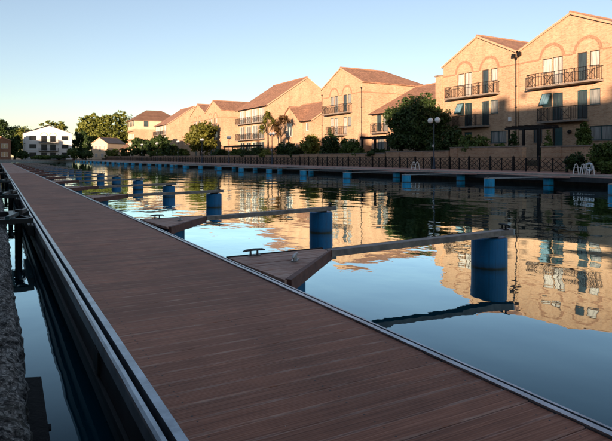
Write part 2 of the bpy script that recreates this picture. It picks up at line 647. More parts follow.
# ------------------------------------------------------------------ the setting
BASE = 1.2                 # garden terraces of the right bank
QZ = 0.50                  # promenade level
DZ = 0.47                  # deck level
END = 205.0                # end of the basin
struct(MB().add([(-30, -120, 0), (60, -120, 0), (60, END + 12, 0), (-30, END + 12, 0)], [(0, 1, 2, 3)]).build('water', 'canal_water'))
struct(MB().box(26.45, 33.0, -120, END, -2, QZ).build('promenade', 'paving'))
struct(MB().box(32.62, 1500, -900, END + 5, -2, BASE).build('ground', 'earth'))
struct(MB().box(-900, 1500, END, 2500, -2, 0.62).build('far_ground', 'earth'))
struct(MB().box(-1500, -0.62, -900, END, -2, 0.40).build('quay_ground', 'paving'))
struct(MB().box(26.30, 26.75, -120, END - 0.01, -2, QZ + 0.03).build('quay_edge', 'concrete'))
struct(MB().box(-0.6, 26.3, END - 0.5, END + 0.3, -2, 0.72).build('end_quay', 'concrete'))
struct(MB().box(-0.62, 0.055, -40, END - 0.6, -2, 0.18).build('quay_wall', 'timber_dark'))

# ------------------------------------------------------------------ near walkway: plank deck, metal edges
PW = 0.125
X0, X1 = 0.578, 1.868
walk = thing('walkway_pontoon', 'long walkway decked with brown crosswise boards beside the rough stone quay', 'walkway', (0, 0, 0))
bm = MB()
w2, hw = (X1 - X0) / 2, (PW - 0.0035) / 2
prof = [(-hw, -0.028), (hw, -0.028), (hw, -0.004), (hw - 0.004, 0), (-hw + 0.004, 0), (-hw, -0.004)]
n = len(prof)
bm.add([(-w2, y, z) for y, z in prof] + [(w2, y, z) for y, z in prof],
       [tuple(range(n))[::-1], tuple(range(n, 2 * n))] + [(i, (i + 1) % n, n + (i + 1) % n, n + i) for i in range(n)])
pm = bm.mesh('plank', 'deck_plank')
NP = 300
PY0 = 0.6
for i in range(NP):
    link('plank', pm, walk, ((X0 + X1) / 2 + random.uniform(-0.002, 0.002), PY0 + i * PW, DZ + random.uniform(-0.0018, 0.0018)))
rest = MB()
DECK_END = 108.0
for i in list(range(-48, 0)) + list(range(NP, int((DECK_END - PY0) / PW))):
    y = PY0 + i * PW
    rest.box(X0, X1, y - hw, y + hw, DZ - 0.028, DZ + random.uniform(-0.002, 0.001))
o = rest.build('far_planks', 'deck_plank', walk)
o['kind'] = 'stuff'
S0 = -5.5
MB().box(0.60, 1.85, S0, DECK_END, 0.16, 0.436).build('under_frame', 'dark_steel', walk)
# left edge: inner strip, groove, rounded outer rail, fascia, rubbing beam
MB().box(0.537, 0.574, S0, DECK_END, 0.39, 0.482).build('edge_strip', 'aluminium', walk)
r = MB()
prof = [(0.480, 0.40), (0.520, 0.40), (0.520, 0.462), (0.514, 0.472), (0.496, 0.474), (0.484, 0.468), (0.480, 0.458)]
r.add([(x, S0, z) for x, z in prof] + [(x, DECK_END, z) for x, z in prof],
      [tuple(range(7)), tuple(range(7, 14))[::-1]] + [(i, i + 7, (i + 1) % 7 + 7, (i + 1) % 7) for i in range(7)])
r.build('outer_rail', 'aluminium', walk)
MB().box(0.492, 0.536, S0, DECK_END, 0.10, 0.398).build('fascia', 'fascia_dark', walk)
MB().box(0.470, 0.490, S0, DECK_END, 0.215, 0.255).build('rubbing_beam', 'dark_steel', walk)
# joints of the rail lengths and fixing plates
for k in range(24):
    MB().box(0.4765, 0.491, 3.2 + 4.0 * k, 3.34 + 4.0 * k, 0.27, 0.39).build('joint_plate', 'dark_steel', walk)
# right edge
MB().box(1.872, 1.902, S0, DECK_END, 0.38, 0.480).build('edge_strip', 'aluminium', walk)
MB().box(1.904, 1.930, S0, DECK_END, 0.12, 0.446).build('fascia', 'fascia_dark', walk)
MB().box(1.932, 1.946, S0, DECK_END, 0.385, 0.472).build('outer_rail', 'aluminium', walk)
for k in range(28):      # blue floats under the deck
    y = 2.4 + k * 3.9
    MB().tube([(1.25, y - 0.7, 0.02), (1.25, y + 0.7, 0.02)], 0.26, 12).build('float', 'float_blue', walk)

# ------------------------------------------------------------------ finger pontoons of the near walkway


def cleat(parent, x, y, z, rz, mat='dark_steel', s=1.0):
    m = MB()
    m.box(-0.075 * s, 0.075 * s, -0.03 * s, 0.03 * s, 0, 0.008)
    for k in (-1, 1):
        m.tube([(k * 0.042 * s, 0, 0.006), (k * 0.042 * s, 0, 0.055 * s)], [0.014 * s, 0.011 * s], 8)
    m.tube([(-0.135 * s, 0, 0.052 * s), (-0.10 * s, 0, 0.060 * s), (0, 0, 0.064 * s), (0.10 * s, 0, 0.060 * s), (0.135 * s, 0, 0.052 * s)],
           [0.007 * s, 0.013 * s, 0.014 * s, 0.013 * s, 0.007 * s], 8)
    c = m.build('cleat', mat, parent)
    c.location = (x, y, z)
    c.rotation_euler = (0, 0, rz)
    return c


FL = 3.97       # finger length from the walkway edge


def make_finger():
    t = thing('finger_pontoon', 'narrow finger pontoon with plank gusset and blue end float off the brown walkway', 'pontoon', (0, 0, 0),
              group='finger pontoons along the decked walkway')
    # local: x out from the walkway edge, y along the canal; far edge of the finger at y = 0.14
    z = DZ - 0.006
    gy0, gy1, gx = -1.22, 0.0, 1.14
    # gusset boards run along the finger, cut off by the slanting edge
    nb = 11
    for i in range(nb):
        ya = gy0 + (gy1 - 0.03 - gy0) * i / nb
        yb = gy0 + (gy1 - 0.03 - gy0) * (i + 1) / nb - 0.008

        def xe(y):
            return 0.08 + (gx - 0.08) * min(1, max(0.0, (y - gy0) / (-0.20 - gy0)))
        poly = [(0.035, ya), (max(0.06, xe(ya)) - 0.03, ya), (max(0.06, xe(yb)) - 0.03, yb), (0.035, yb)]
        MB().prism(poly, z - 0.03, z + random.uniform(-0.002, 0.001)).build('plank', 'deck_plank', t)
    e = MB()
    e.add([(0.08, gy0 - 0.03, z - 0.10), (gx, -0.20, z - 0.10), (gx, -0.17, z - 0.10), (0.05, gy0 + 0.02, z - 0.10),
           (0.08, gy0 - 0.03, z + 0.006), (gx, -0.20, z + 0.006), (gx, -0.17, z + 0.006), (0.05, gy0 + 0.02, z + 0.006)],
          [(0, 3, 2, 1), (4, 5, 6, 7), (0, 1, 5, 4), (1, 2, 6, 5), (2, 3, 7, 6), (3, 0, 4, 7)])
    e.build('slanted_edge', 'edge_wood', t)
    MB().box(0.03, gx, gy1 - 0.028, gy1, z - 0.10, z + 0.004).build('edge_beam', 'timber_dark', t)
    MB().box(0.05, gx - 0.1, -0.30, gy1 - 0.04, z - 0.10, z - 0.034).build('bearer', 'timber_dark', t)
    # long beam, rising a little to its end
    dz = 0.035

    def bz(x):
        return z + dz * (x - gx) / (FL - gx)
    b = MB()
    vs = []
    for x in (gx - 0.01, FL):
        for y in (-0.19, -0.085):
            for q in (-0.068, 0.0):
                vs.append((x, y, bz(x) + q))
    b.add(vs, [(0, 2, 6, 4), (1, 5, 7, 3), (0, 4, 5, 1), (2, 3, 7, 6), (0, 1, 3, 2), (4, 6, 7, 5)])
    b.build('beam', 'finger_grey', t)
    for y in (-0.2, -0.075):
        MB().bar((gx, y, bz(gx) - 0.034), (FL, y, bz(FL) - 0.034), 0.016, 0.068).build('side_rail', 'timber_dark' if y > -0.1 else 'finger_side', t)
    MB().box(FL + 0.001, FL + 0.02, -0.21, -0.065, bz(FL) - 0.075, bz(FL) + 0.004).build('end_plate', 'galvanised', t)
    fl = MB()
    fl.tube([(FL - 0.20, 0.02, -0.35), (FL - 0.20, 0.02, 0.375), (FL - 0.20, 0.02, 0.392)], [0.232, 0.232, 0.215], 40)
    f = fl.build('float', 'float_blue', t, smooth=False)
    MB().tube([(FL - 0.20, 0.02, 0.392), (FL - 0.20, 0.02, 0.425)], 0.12, 16).build('float_cap', 'dark_steel', f)
    MB().box(0.16, 0.50, -0.75, -0.25, -0.3, z - 0.105).build('root_float', 'float_blue', t)
    cleat(t, 0.30, gy1 - 0.07, z + 0.002, 0.0, 'cleat_grey', 0.9)
    cleat(t, 0.52, -0.52, z + 0.002, R(50), 'galvanised', 0.9)
    cleat(t, FL - 0.09, -0.13, bz(FL) + 0.002, R(70))
    return t


plain('edge_wood', (0.15, 0.062, 0.044), 0.7, var=0.4, scale=9, bmp=0.2)
plain('finger_grey', (0.34, 0.29, 0.25), 0.75, var=0.35, scale=6, bmp=0.2)
plain('finger_side', (0.30, 0.25, 0.21), 0.7, var=0.4, scale=8, bmp=0.2)
FY = [5.22, 9.02, 15.4, 20.3, 25.5, 30.6, 35.7, 40.9, 46.1, 51.2, 56.2, 61, 66, 71, 76, 81, 86, 91, 96, 101]
f0 = make_finger()
index_kids()
for i, y in enumerate(FY):
    t = f0 if i == 0 else copy_tree(f0)
    t.location = (1.95, y, 0)
    t.scale = (1.0 if i == 0 else 0.945, 1, 1)
    t.rotation_euler = (0, 0, R([1.4, 5.2, 1.5, 1.0, -0.5, 0.8][i % 6]))

# ------------------------------------------------------------------ opposite pontoon and its fingers
fw = thing('quayside_pontoon', 'low pontoon moored along the paved promenade edge', 'pontoon', (25.0, 0, 0))
plain('deck_far', (0.40, 0.235, 0.19), 0.8, var=0.3, scale=4)
MB().box(0.06, 1.22, -2, 196, 0.36, 0.44).build('deck', 'deck_far', fw)
MB().box(0.0, 0.058, -2, 196, 0.22, 0.455).build('fascia', 'fascia_dark', fw)


def make_far_finger():
    t = thing('finger_pontoon', 'finger pontoon with pale edge and blue floats off the promenade pontoon', 'pontoon', (0, 0, 0),
              group='finger pontoons along the promenade')
    MB().box(-4.6, -0.02, -0.10, 0.10, 0.40, 0.45).build('beam', 'finger_pale', t)
    MB().box(-4.6, -0.02, -0.125, -0.102, 0.405, 0.455).build('side_rail', 'galvanised', t)
    MB().prism([(-0.02, -1.2), (-0.02, -0.13), (-1.0, -0.13)], 0.40, 0.445).build('gusset', 'deck_far', t)
    MB().tube([(-4.35, 0, -0.3), (-4.35, 0, 0.395)], 0.25, 20).build('float', 'float_cyan', t)
    MB().box(-0.45, -0.08, -0.3, 0.03, -0.3, 0.39).build('root_float', 'float_cyan', t)
    cleat(t, -4.4, 0.02, 0.452, R(70))
    return t


plain('finger_pale', (0.46, 0.41, 0.37), 0.7, var=0.2, scale=5)
ff = make_far_finger()
index_kids()
for k in range(28):
    t = ff if k == 0 else copy_tree(ff)
    t.location = (25.0, 13.1 + 6.2 * k + random.uniform(-0.1, 0.1), 0)

# ------------------------------------------------------------------ left: rough stone coping, fender, steel stays


def stone_block(L, seed):
    nx, ny = 34, int(L / 0.022)
    vs, fs = [], []
    for j in range(ny + 1):
        y = L * j / ny
        e = min(1.0, min(j, ny - j) / 3.0) ** 0.5
        for i in range(nx + 1):
            s = i / nx
            # section: back top -> rounded nose -> face below
            if s < 0.45:
                x, z = -0.5 + s / 0.45 * 0.44, 0.45
                nrm = (0, 1)
            elif s < 0.75:
                a = (s - 0.45) / 0.3 * math.pi / 2
                x, z = -0.06 + 0.14 * math.sin(a), 0.31 + 0.14 * math.cos(a)
                nrm = (math.sin(a), math.cos(a))
            else:
                x, z = 0.08, 0.31 - (s - 0.75) / 0.25 * 0.22
                nrm = (1, 0)
            p = Vector((x, y + seed * 7.3, z))
            d = 0.020 * mnoise.fractal(p * 9.0, 0.6, 2.1, 6) + 0.008 * mnoise.noise(p * 40.0) - 0.035 * (1 - e)
            vs.append((x + nrm[0] * d, y, z + nrm[1] * d))
    w = nx + 1
    for j in range(ny):
        for i in range(nx):
            a = j * w + i
            fs.append((a, a + 1, a + w + 1, a + w))
    o = len(vs)
    # end faces and underside close the block
    for j in (0, ny):
        ring = [j * w + i for i in range(w)]
        vs.append((-0.5, L * j / ny, 0.09))
        fs.append(tuple(ring + [len(vs) - 1]))
    fs.append((nx, ny * w + nx, o + 1, o))
    return MB().add(vs, fs)


cop = thing('stone_coping', 'rough dark granite kerb stones edging the quay beside the walkway', 'kerb', (0.045, 0, 0))
bl = [stone_block(L, 50 + k).mesh('kerb_stone', 'granite_rough', True) for k, L in enumerate((1.25, 0.95, 1.45, 1.1))]
y = -2.6
k = 0
LL = (1.25, 0.95, 1.45, 1.1)
while y < 120:
    o = link('kerb_stone', bl[k % 4], cop, (random.uniform(-0.012, 0.012), y, random.uniform(-0.015, 0.01)))
    y += LL[k % 4] + 0.018
    k += 1

fen = thing('timber_fender', 'black timber fender block bolted under the stone kerb', 'fender', (0.03, 2.55, -0.5))
m = MB()
m.add([(0.06, 0, 0), (0.185, 0, 0), (0.19, 0.78, 0), (0.06, 0.78, 0), (0.06, 0.02, 0.74), (0.17, 0, 0.72), (0.178, 0.77, 0.77), (0.06, 0.76, 0.79)],
      [(0, 3, 2, 1), (4, 5, 6, 7), (0, 1, 5, 4), (1, 2, 6, 5), (2, 3, 7, 6), (3, 0, 4, 7)])
m.build('timber', 'timber_dark', fen)
MB().tube([(0.183, 0.4, 0.45), (0.198, 0.4, 0.45)], 0.018, 8).build('bolt', 'dark_steel', fen)
MB().tube([(0.183, 0.4, 0.65), (0.198, 0.4, 0.65)], 0.018, 8).build('bolt', 'dark_steel', fen)


def stay(y, lab):
    t = thing('mooring_stay', lab, 'mooring stay', (0, y, 0), group='steel stays between quay and walkway')
    MB().box(-0.06, 0.475, -0.06, 0.06, 0.47, 0.54).build('arm', 'dark_steel', t)
    MB().box(-0.02, 0.475, 1.25, 1.34, 0.46, 0.54).build('arm', 'dark_steel', t)
    MB().bar((0.20, 0.02, 0.50), (0.20, 1.30, 0.50), 0.07, 0.10).build('cross_member', 'teal_metal', t)
    MB().bar((0.13, -0.1, 0.56), (0.43, 1.3, 0.56), 0.05, 0.06).build('brace', 'teal_metal', t)
    MB().bar((0.43, 0.05, 0.515), (0.15, 1.26, 0.515), 0.03, 0.05).build('brace', 'dark_steel', t)
    MB().tube([(0.30, 0.66, -0.6), (0.30, 0.66, 0.62)], 0.055, 14).build('guide_post', 'dark_steel', t)
    MB().box(0.40, 0.475, -0.2, 1.5, 0.30, 0.44).build('wale_plate', 'dark_steel', t)
    MB().tube([(0.44, -0.02, 0.542), (0.44, -0.02, 0.556)], 0.03, 8).build('bolt', 'galvanised', t)
    MB().tube([(0.44, 0.03, 0.30), (0.44, 0.03, 0.47)], 0.012, 8).build('pin', 'galvanised', t)
    return t


s0 = stay(9.3, 'braced steel stay with guide post bridging stone kerb and walkway')
index_kids()
for yy in (15.2, 24.0, 36.0, 50.0, 66.0, 84.0):
    t = copy_tree(s0)
    t.location = (0, yy, 0)

# ------------------------------------------------------------------ houses


def panel(mb, T, u0, u1, z0, z1, ops, rev=0.13):
    """wall rectangle with real openings; T(u, d, z) -> point, d inwards"""
    us = sorted({u0, u1, *[o[0] for o in ops], *[o[1] for o in ops]})
    zs = sorted({z0, z1, *[o[2] for o in ops], *[o[3] for o in ops]})
    us = [u for u in us if u0 <= u <= u1]
    zs = [z for z in zs if z0 <= z <= z1]
    for a, b in zip(us, us[1:]):
        for c, d in zip(zs, zs[1:]):
            mu, mz = (a + b) / 2, (c + d) / 2
            if any(o[0] < mu < o[1] and o[2] < mz < o[3] for o in ops):
                continue
            mb.add([T(a, 0, c), T(b, 0, c), T(b, 0, d), T(a, 0, d)], [(0, 1, 2, 3)])
    for a, b, c, d in ops:
        p = [(a, c), (b, c), (b, d), (a, d)]
        for i in range(4):
            (ua, za), (ub, zb) = p[i], p[(i + 1) % 4]
            mb.add([T(ua, 0, za), T(ub, 0, zb), T(ub, rev, zb), T(ua, rev, za)], [(3, 2, 1, 0)])


def window(root, u0, u1, z0, z1, pane='pane_grey', frame='white_paint', mull=(), trans=(), name='window', fw=0.055, T=None, sill=True):
    T = T or (lambda u, d, z: (u, d, z))
    m = MB()

    def bx(a, b, c, d, d0=0.05, d1=0.115):
        pts = [T(uu, dd, zz) for zz in (c, d) for uu, dd in ((a, d0), (b, d0), (b, d1), (a, d1))]
        m.add(pts, [(0, 3, 2, 1), (4, 5, 6, 7), (0, 1, 5, 4), (1, 2, 6, 5), (2, 3, 7, 6), (3, 0, 4, 7)])
    g = 0.003
    bx(u0 + g, u0 + fw, z0 + g, z1 - g)
    bx(u1 - fw, u1 - g, z0 + g, z1 - g)
    bx(u0 + fw, u1 - fw, z0 + g, z0 + fw)
    bx(u0 + fw, u1 - fw, z1 - fw, z1 - g)
    for q in mull:
        bx(q - fw * 0.45, q + fw * 0.45, z0 + fw, z1 - fw, 0.054, 0.111)
    for q in trans:
        bx(u0 + fw, u1 - fw, q - fw * 0.4, q + fw * 0.4, 0.057, 0.108)
    w = m.build(name, frame, root)
    p = MB()
    a, b, c, d = u0 + fw * 0.5, u1 - fw * 0.5, z0 + fw * 0.5, z1 - fw * 0.5
    pts = [T(uu, dd, zz) for zz in (c, d) for uu, dd in ((a, 0.085), (b, 0.085), (b, 0.1), (a, 0.1))]
    p.add(pts, [(0, 3, 2, 1), (4, 5, 6, 7), (0, 1, 5, 4), (1, 2, 6, 5), (2, 3, 7, 6), (3, 0, 4, 7)])
    p.build('pane', pane, w)
    if sill:
        s = MB()
        pts = [T(uu, dd, zz) for zz in (z0 - 0.07, z0 - 0.003) for uu, dd in ((u0 - 0.05, -0.05), (u1 + 0.05, -0.05), (u1 + 0.05, 0.04), (u0 - 0.05, 0.04))]
        s.add(pts, [(0, 3, 2, 1), (4, 5, 6, 7), (0, 1, 5, 4), (1, 2, 6, 5), (2, 3, 7, 6), (3, 0, 4, 7)])
        s.build('sill', 'coping', w)
    return w


def arch(root, u, z, r, mat='arch_brick', th=0.22):
    m = MB()
    n = 18
    vs = []
    for i in range(n + 1):
        a = math.pi * i / n
        for rr in (r - th, r):
            for d in (-0.028, 0.03):
                vs.append((u - math.cos(a) * rr, d, z + math.sin(a) * rr))
    fs = []
    for i in range(n):
        o = i * 4
        fs += [(o, o + 4, o + 6, o + 2), (o + 2, o + 6, o + 7, o + 3), (o, o + 1, o + 5, o + 4)]
    fs += [(0, 2, 3, 1), (n * 4, n * 4 + 1, n * 4 + 3, n * 4 + 2)]
    m.add(vs, fs)
    m.build('arch', mat, root)


def balcony(root, u0, u1, z, dep=0.85, rail='black_metal', slab='slab_grey', h=1.05, cross=True, bars=True):
    b = MB().box(u0, u1, -dep, -0.004, z - 0.13, z).build('balcony', slab, root)
    m = MB()
    t = 0.02
    for zz, tt in ((z + h, 0.04), (z + 0.10, 0.028)):
        m.box(u0 + 0.03, u1 - 0.03, -dep + 0.03, -dep + 0.03 + tt, zz - tt, zz)
        m.box(u0 + 0.03, u0 + 0.03 + tt, -dep + 0.075, -0.01, zz - tt, zz)
        m.box(u1 - 0.03 - tt, u1 - 0.03, -dep + 0.075, -0.01, zz - tt, zz)
    n = max(2, round((u1 - u0) / 0.95))
    pw = (u1 - u0 - 0.1) / n
    for i in range(n + 1):
        u = u0 + 0.05 + i * pw
        m.box(u - 0.02, u + 0.02, -dep + 0.035, -dep + 0.07, z, z + h - 0.03)
    for i in range(n):
        ua = u0 + 0.05 + i * pw
        if cross and i % 2 == 0:
            m.bar((ua + 0.03, -dep + 0.05, z + 0.12), (ua + pw - 0.03, -dep + 0.05, z + h - 0.06), 0.022)
            m.bar((ua + 0.03, -dep + 0.055, z + h - 0.06), (ua + pw - 0.03, -dep + 0.055, z + 0.12), 0.022)
        if bars:
            k = int(pw / 0.13)
            for q in range(1, k):
                u = ua + pw * q / k
                m.box(u - 0.008, u + 0.008, -dep + 0.045, -dep + 0.061, z + 0.08, z + h - 0.03)
    for q in range(1, 6):
        d = -dep * q / 6
        for u in (u0 + 0.05, u1 - 0.05):
            m.box(u - 0.008, u + 0.008, d - 0.008, d + 0.008, z + 0.08, z + h - 0.03)
    rr = m.build('railing', rail, b)
    rr['kind'] = 'stuff'
    return b


def roof_perp(root, W, dep, ze, za, hip=0.0, ov=0.10, mat='tiles_y'):
    h = W / 2 + 0.18
    m_ = (za - ze) / (W / 2)
    zl = za - m_ * h
    y0, y1 = -ov, dep + 0.15
    yr = y1 - hip
    v = [(-h, y0, zl), (0, y0, za), (h, y0, zl), (h, y1, zl), (0, yr, za), (-h, y1, zl)]
    fs = [(0, 1, 4, 5), (1, 2, 3, 4)]
    if hip:
        fs.append((5, 4, 3))
    ro = MB().slab(v, [f[::-1] for f in fs], 0.15).build('roof', mat, root)
    m = MB()
    m.tube([(0, y0 - 0.02, za - 0.01), (0, yr, za - 0.01)], 0.12, 8)
    m.build('ridge_tiles', 'arch_brick', ro)
    for s in (-1, 1):
        MB().bar((0, y0 - 0.03, za - 0.10), (s * h, y0 - 0.03, zl - 0.10), 0.035, 0.16).build('verge', 'verge_buff', ro)
    return ro


def roof_para(root, W, dep, ze, za, ov=0.12, mat='tiles_x', rd=None):
    rd = rd or dep / 2
    y0, y1 = -0.35, dep + 0.3
    mf = (za - ze) / rd
    mb_ = (za - ze) / (dep - rd)
    zf, zb = za - mf * (rd - y0), za - mb_ * (y1 - rd)
    h = W / 2 + ov
    v = [(-h, y0, zf), (h, y0, zf), (h, rd, za), (-h, rd, za), (h, y1, zb), (-h, y1, zb)]
    ro = MB().slab(v, [(0, 1, 2, 3), (3, 2, 4, 5)], 0.15).build('roof', mat, root)
    MB().tube([(-h, rd, za - 0.01), (h, rd, za - 0.01)], 0.12, 8).build('ridge_tiles', 'arch_brick', ro)
    for s in (-1, 1):
        u = s * (h + 0.02)
        MB().bar((u, rd, za - 0.10), (u, y0, zf - 0.10), 0.035, 0.17).build('verge', 'verge_buff', ro)
        MB().bar((u, rd, za - 0.10), (u, y1, zb - 0.10), 0.035, 0.17).build('verge', 'verge_buff', ro)
    MB().tube([(-h, y0 - 0.05, zf - 0.12), (h, y0 - 0.05, zf - 0.12)], 0.06, 8).build('gutter', 'black_metal', ro)
    return ro


plain('verge_buff', (0.46, 0.30, 0.20), 0.8, var=0.15)
Tf = lambda u, d, z: (u, d, z)


def shell(root, W, dep, ze, za, ops, ridge, mat='brick_yellow', rd=None, z0=-0.25, back=None):
    """walls; root is at BASE so z is local"""
    m = MB()
    h = W / 2
    t = 0.14
    if ridge == 'perp':
        panel(m, Tf, -h, h, z0, ze - t, ops)
        m.add([(-h, 0, ze - t), (h, 0, ze - t), (0, 0, za - t)], [(0, 1, 2)])
        for s in (-1, 1):
            m.add([(s * h, 0, z0), (s * h, dep, z0), (s * h, dep, ze - t), (s * h, 0, ze - t)], [(0, 1, 2, 3) if s > 0 else (3, 2, 1, 0)])
        m.add([(-h, dep, z0), (h, dep, z0), (h, dep, ze - t), (-h, dep, ze - t)], [(3, 2, 1, 0)])
        if back is None:
            m.add([(-h, dep, ze - t), (h, dep, ze - t), (0, dep, za - t)], [(2, 1, 0)])
    else:
        rd = rd or dep / 2
        panel(m, Tf, -h, h, z0, ze - t, ops)
        for s in (-1, 1):
            p = [(s * h, 0, z0), (s * h, dep, z0), (s * h, dep, ze - t), (s * h, rd, za - t), (s * h, 0, ze - t)]
            m.add(p, [(0, 1, 2, 3, 4) if s > 0 else (4, 3, 2, 1, 0)])
        m.add([(-h, dep, z0), (h, dep, z0), (h, dep, ze - t), (-h, dep, ze - t)], [(3, 2, 1, 0)])
    return m.build('wall', mat, root)


def downpipe(root, u, z0, z1, y=-0.06, heads=0):
    m = MB().tube([(u, y, z0), (u, y, z1)], 0.045, 8)
    p = m.build('downpipe', 'black_metal', root)
    MB().add([(u - 0.11, y - 0.09, z1 + 0.22), (u + 0.11, y - 0.09, z1 + 0.22), (u + 0.11, y + 0.055, z1 + 0.22), (u - 0.11, y + 0.055, z1 + 0.22),
              (u - 0.05, y - 0.05, z1), (u + 0.05, y - 0.05, z1), (u + 0.05, y + 0.05, z1), (u - 0.05, y + 0.05, z1)],
             [(0, 1, 2, 3), (7, 6, 5, 4), (0, 4, 5, 1), (1, 5, 6, 2), (2, 6, 7, 3), (3, 7, 4, 0)]).build('hopper', 'black_metal', p)
    for k in range(int((z1 - z0) / 1.8)):
        zz = z0 + 0.9 + 1.8 * k
        MB().box(u - 0.07, u + 0.07, y - 0.05, -0.004, zz, zz + 0.05).build('bracket', 'black_metal', p)
    return p


FX = 39.0


def gable_house(label, yc, W, ze=10.55, za=12.7, dep=12.0, hip=0.0, detail=2, open_left=True, ground=True, group=None, X=FX, rz=-R(90), pipes=(), upper='pane_net', lower='pane_dark', lowdir=1):
    t = thing('brick_house', label, 'house', (X, yc, BASE), rz, group)
    B = BASE
    g = []
    # (kind, u0,u1,z0,z1,pane,frame)
    L = [('w', -2.64, -1.71, 8.27, 9.42, upper, 'frame_brown'), ('d', -1.68, -0.73, 7.16, 9.44, upper, 'frame_brown'),
         ('d', 0.51, 1.33, 7.16, 9.42, 'pane_dark', 'frame_brown'), ('w', 1.56, 2.36, 8.28, 9.40, upper, 'frame_brown'),
         ('w', -2.66, -1.74, 5.50, 6.60, lower, 'teal_metal'), ('d', -1.68, -0.73, 4.34, 6.55, lower, 'teal_metal'),
         ('d', 0.51, 1.36, 4.34, 6.55, lower, 'teal_metal'), ('w', 1.52, 2.40, 5.37, 6.55, 'pane_grey', 'teal_metal')]
    if ground:
        L += [('w', -3.5, -2.64, 2.65, 3.78, lower, 'teal_metal'), ('e', -1.70, -0.75, BASE + 0.06, 3.8, None, None),
              ('w', 1.55, 3.35, 2.70, 3.76, 'pane_grey', 'teal_metal')]
    ops = [(a[1], a[2], a[3] - B, a[4] - B) for a in L]
    shell(t, W, dep, ze - B, za - B, ops, 'perp', back=hip or None)
    roof_perp(t, W, dep, ze - B, za - B, hip)
    for k, a, b, c, d, p, f in L:
        if k == 'w':
            mu = ((a + b) / 2,) if b - a > 1.2 else ()
            window(t, a, b, c - B, d - B, p, f, mu)
        elif k == 'd':
            window(t, a, b, c - B, d - B, p, f, ((a + b) / 2,) if b - a > 0.9 and detail > 1 else (), (), 'balcony_door', 0.06, sill=False)
        else:
            dd = MB().box(a + 0.003, b - 0.003, 0.06, 0.11, c - B, d - B - 0.003).build('door', 'door_teal', t)
            MB().tube([(b - 0.12, 0.03, 1.05), (b - 0.12, 0.06, 1.05)], 0.03, 8).build('knob', 'galvanised', dd)
    for u, r in ((-1.72, 1.2), (1.40, 1.2)):
        arch(t, u, 9.42 - B, r)
    for a, b in ((-W / 2 + 0.02, -2.93), (-0.50, 0.18), (2.62, W / 2 - 0.02)):
        MB().box(a, b, -0.026, 0.03, 9.36 - B, 9.47 - B).build('string_course', 'arch_brick', t)
    MB().box(W / 2 - 0.01, W / 2 + 0.026, -0.024, dep - 0.1, 9.361 - B, 9.469 - B).build('string_course', 'arch_brick', t)
    balcony(t, -3.55, 2.68, 7.14 - B)
    balcony(t, -2.5, 1.52, 4.31 - B)
    if open_left:      # casement standing open, its pane coloured blue for reflected sky
        o = MB()
        o.box(0, 0.84, -0.02, 0.02, -1.0, 0)
        oc = o.build('open_casement', 'teal_metal', t)
        oc.location = (-2.62, -0.025, 6.57 - B)
        oc.rotation_euler = (R(-24), 0, 0)
        MB().box(0.06, 0.78, -0.026, -0.0205, -0.94, -0.06).build('pane', 'pane_sky_tint', oc)
    for u in pipes:
        downpipe(t, u, 0.0, 9.75 - B)
    return t


glassmat('pane_sky_tint', (0.16, 0.30, 0.38))  # blue of the reflected sky put into the pane colour
G = 'brick houses along the promenade'
hA = gable_house('arched gable house behind the conical shrub and the ivy-covered pier', 28.1, 9.95, group=G)
hB = gable_house('arched gable house with lean-to wing behind the big dark tree', 37.75, 9.1, group=G, pipes=(4.42,))
MB().box(3.62, 3.92, -0.11, -0.003, 3.35, 3.72).build('alarm_box', 'white_paint', hB)
wl2 = MB().tube([(0.02, -0.03, 2.2), (0.02, -0.2, 2.25)], 0.02, 8).build('lantern', 'black_metal', hA)
MB().sphere((0.02, -0.24, 2.2), 0.16, 12, 8).build('shade', 'black_metal', wl2)
hC = gable_house('arched gable house standing clear of its neighbours, long flank and downpipes showing', 61.3, 9.75, 10.75, 13.05, 10.2, 3.4, group=G, open_left=False,
                 pipes=(-4.75, 4.75), lower='pane_net', upper='pane_grey')
hD = gable_house('gable house with long bare flank next to the tall balconied house', 110.3, 9.8, 10.9, 13.1, 11, 0, 1, False, group=G, lower='pane_net')
hE = gable_house('gable house with roof valley shared with its twin, behind the yellow-green tree', 120.4, 10.3, 11.0, 13.2, 11, 0, 1, False, group=G, lower='pane_net')

# floodlights on a bracket at the joint between the two nearest houses
fl = thing('floodlight', 'twin black floodlights on a bracket high between two gables', 'lamp', (FX, 33.15, 9.9))
MB().bar((-0.05, 0.35, 0), (-0.16, -0.35, 0.12), 0.03).build('bracket', 'black_metal', fl)
for s in (-1, 1):
    MB().prism([(-0.32, s * 0.3 - 0.15), (-0.08, s * 0.3 - 0.12), (-0.08, s * 0.3 + 0.12), (-0.32, s * 0.3 + 0.15)], 0.14 - 0.04 * s, 0.42 - 0.04 * s).build('lamp_head', 'black_metal', fl)

# B: side return with parapet at its far end
ret = thing('brick_pier', 'tall brick pier with stone cap at the flank of the gable house', 'pier', (FX - 0.25, 42.75, BASE), -R(90))
MB().box(-0.42, 0.42, 0, 3.0, -0.2, 8.3).build('shaft', 'brick_yellow', ret)
MB().box(-0.5, 0.5, -0.08, 3.08, 8.302, 8.45).build('cap', 'coping', ret)


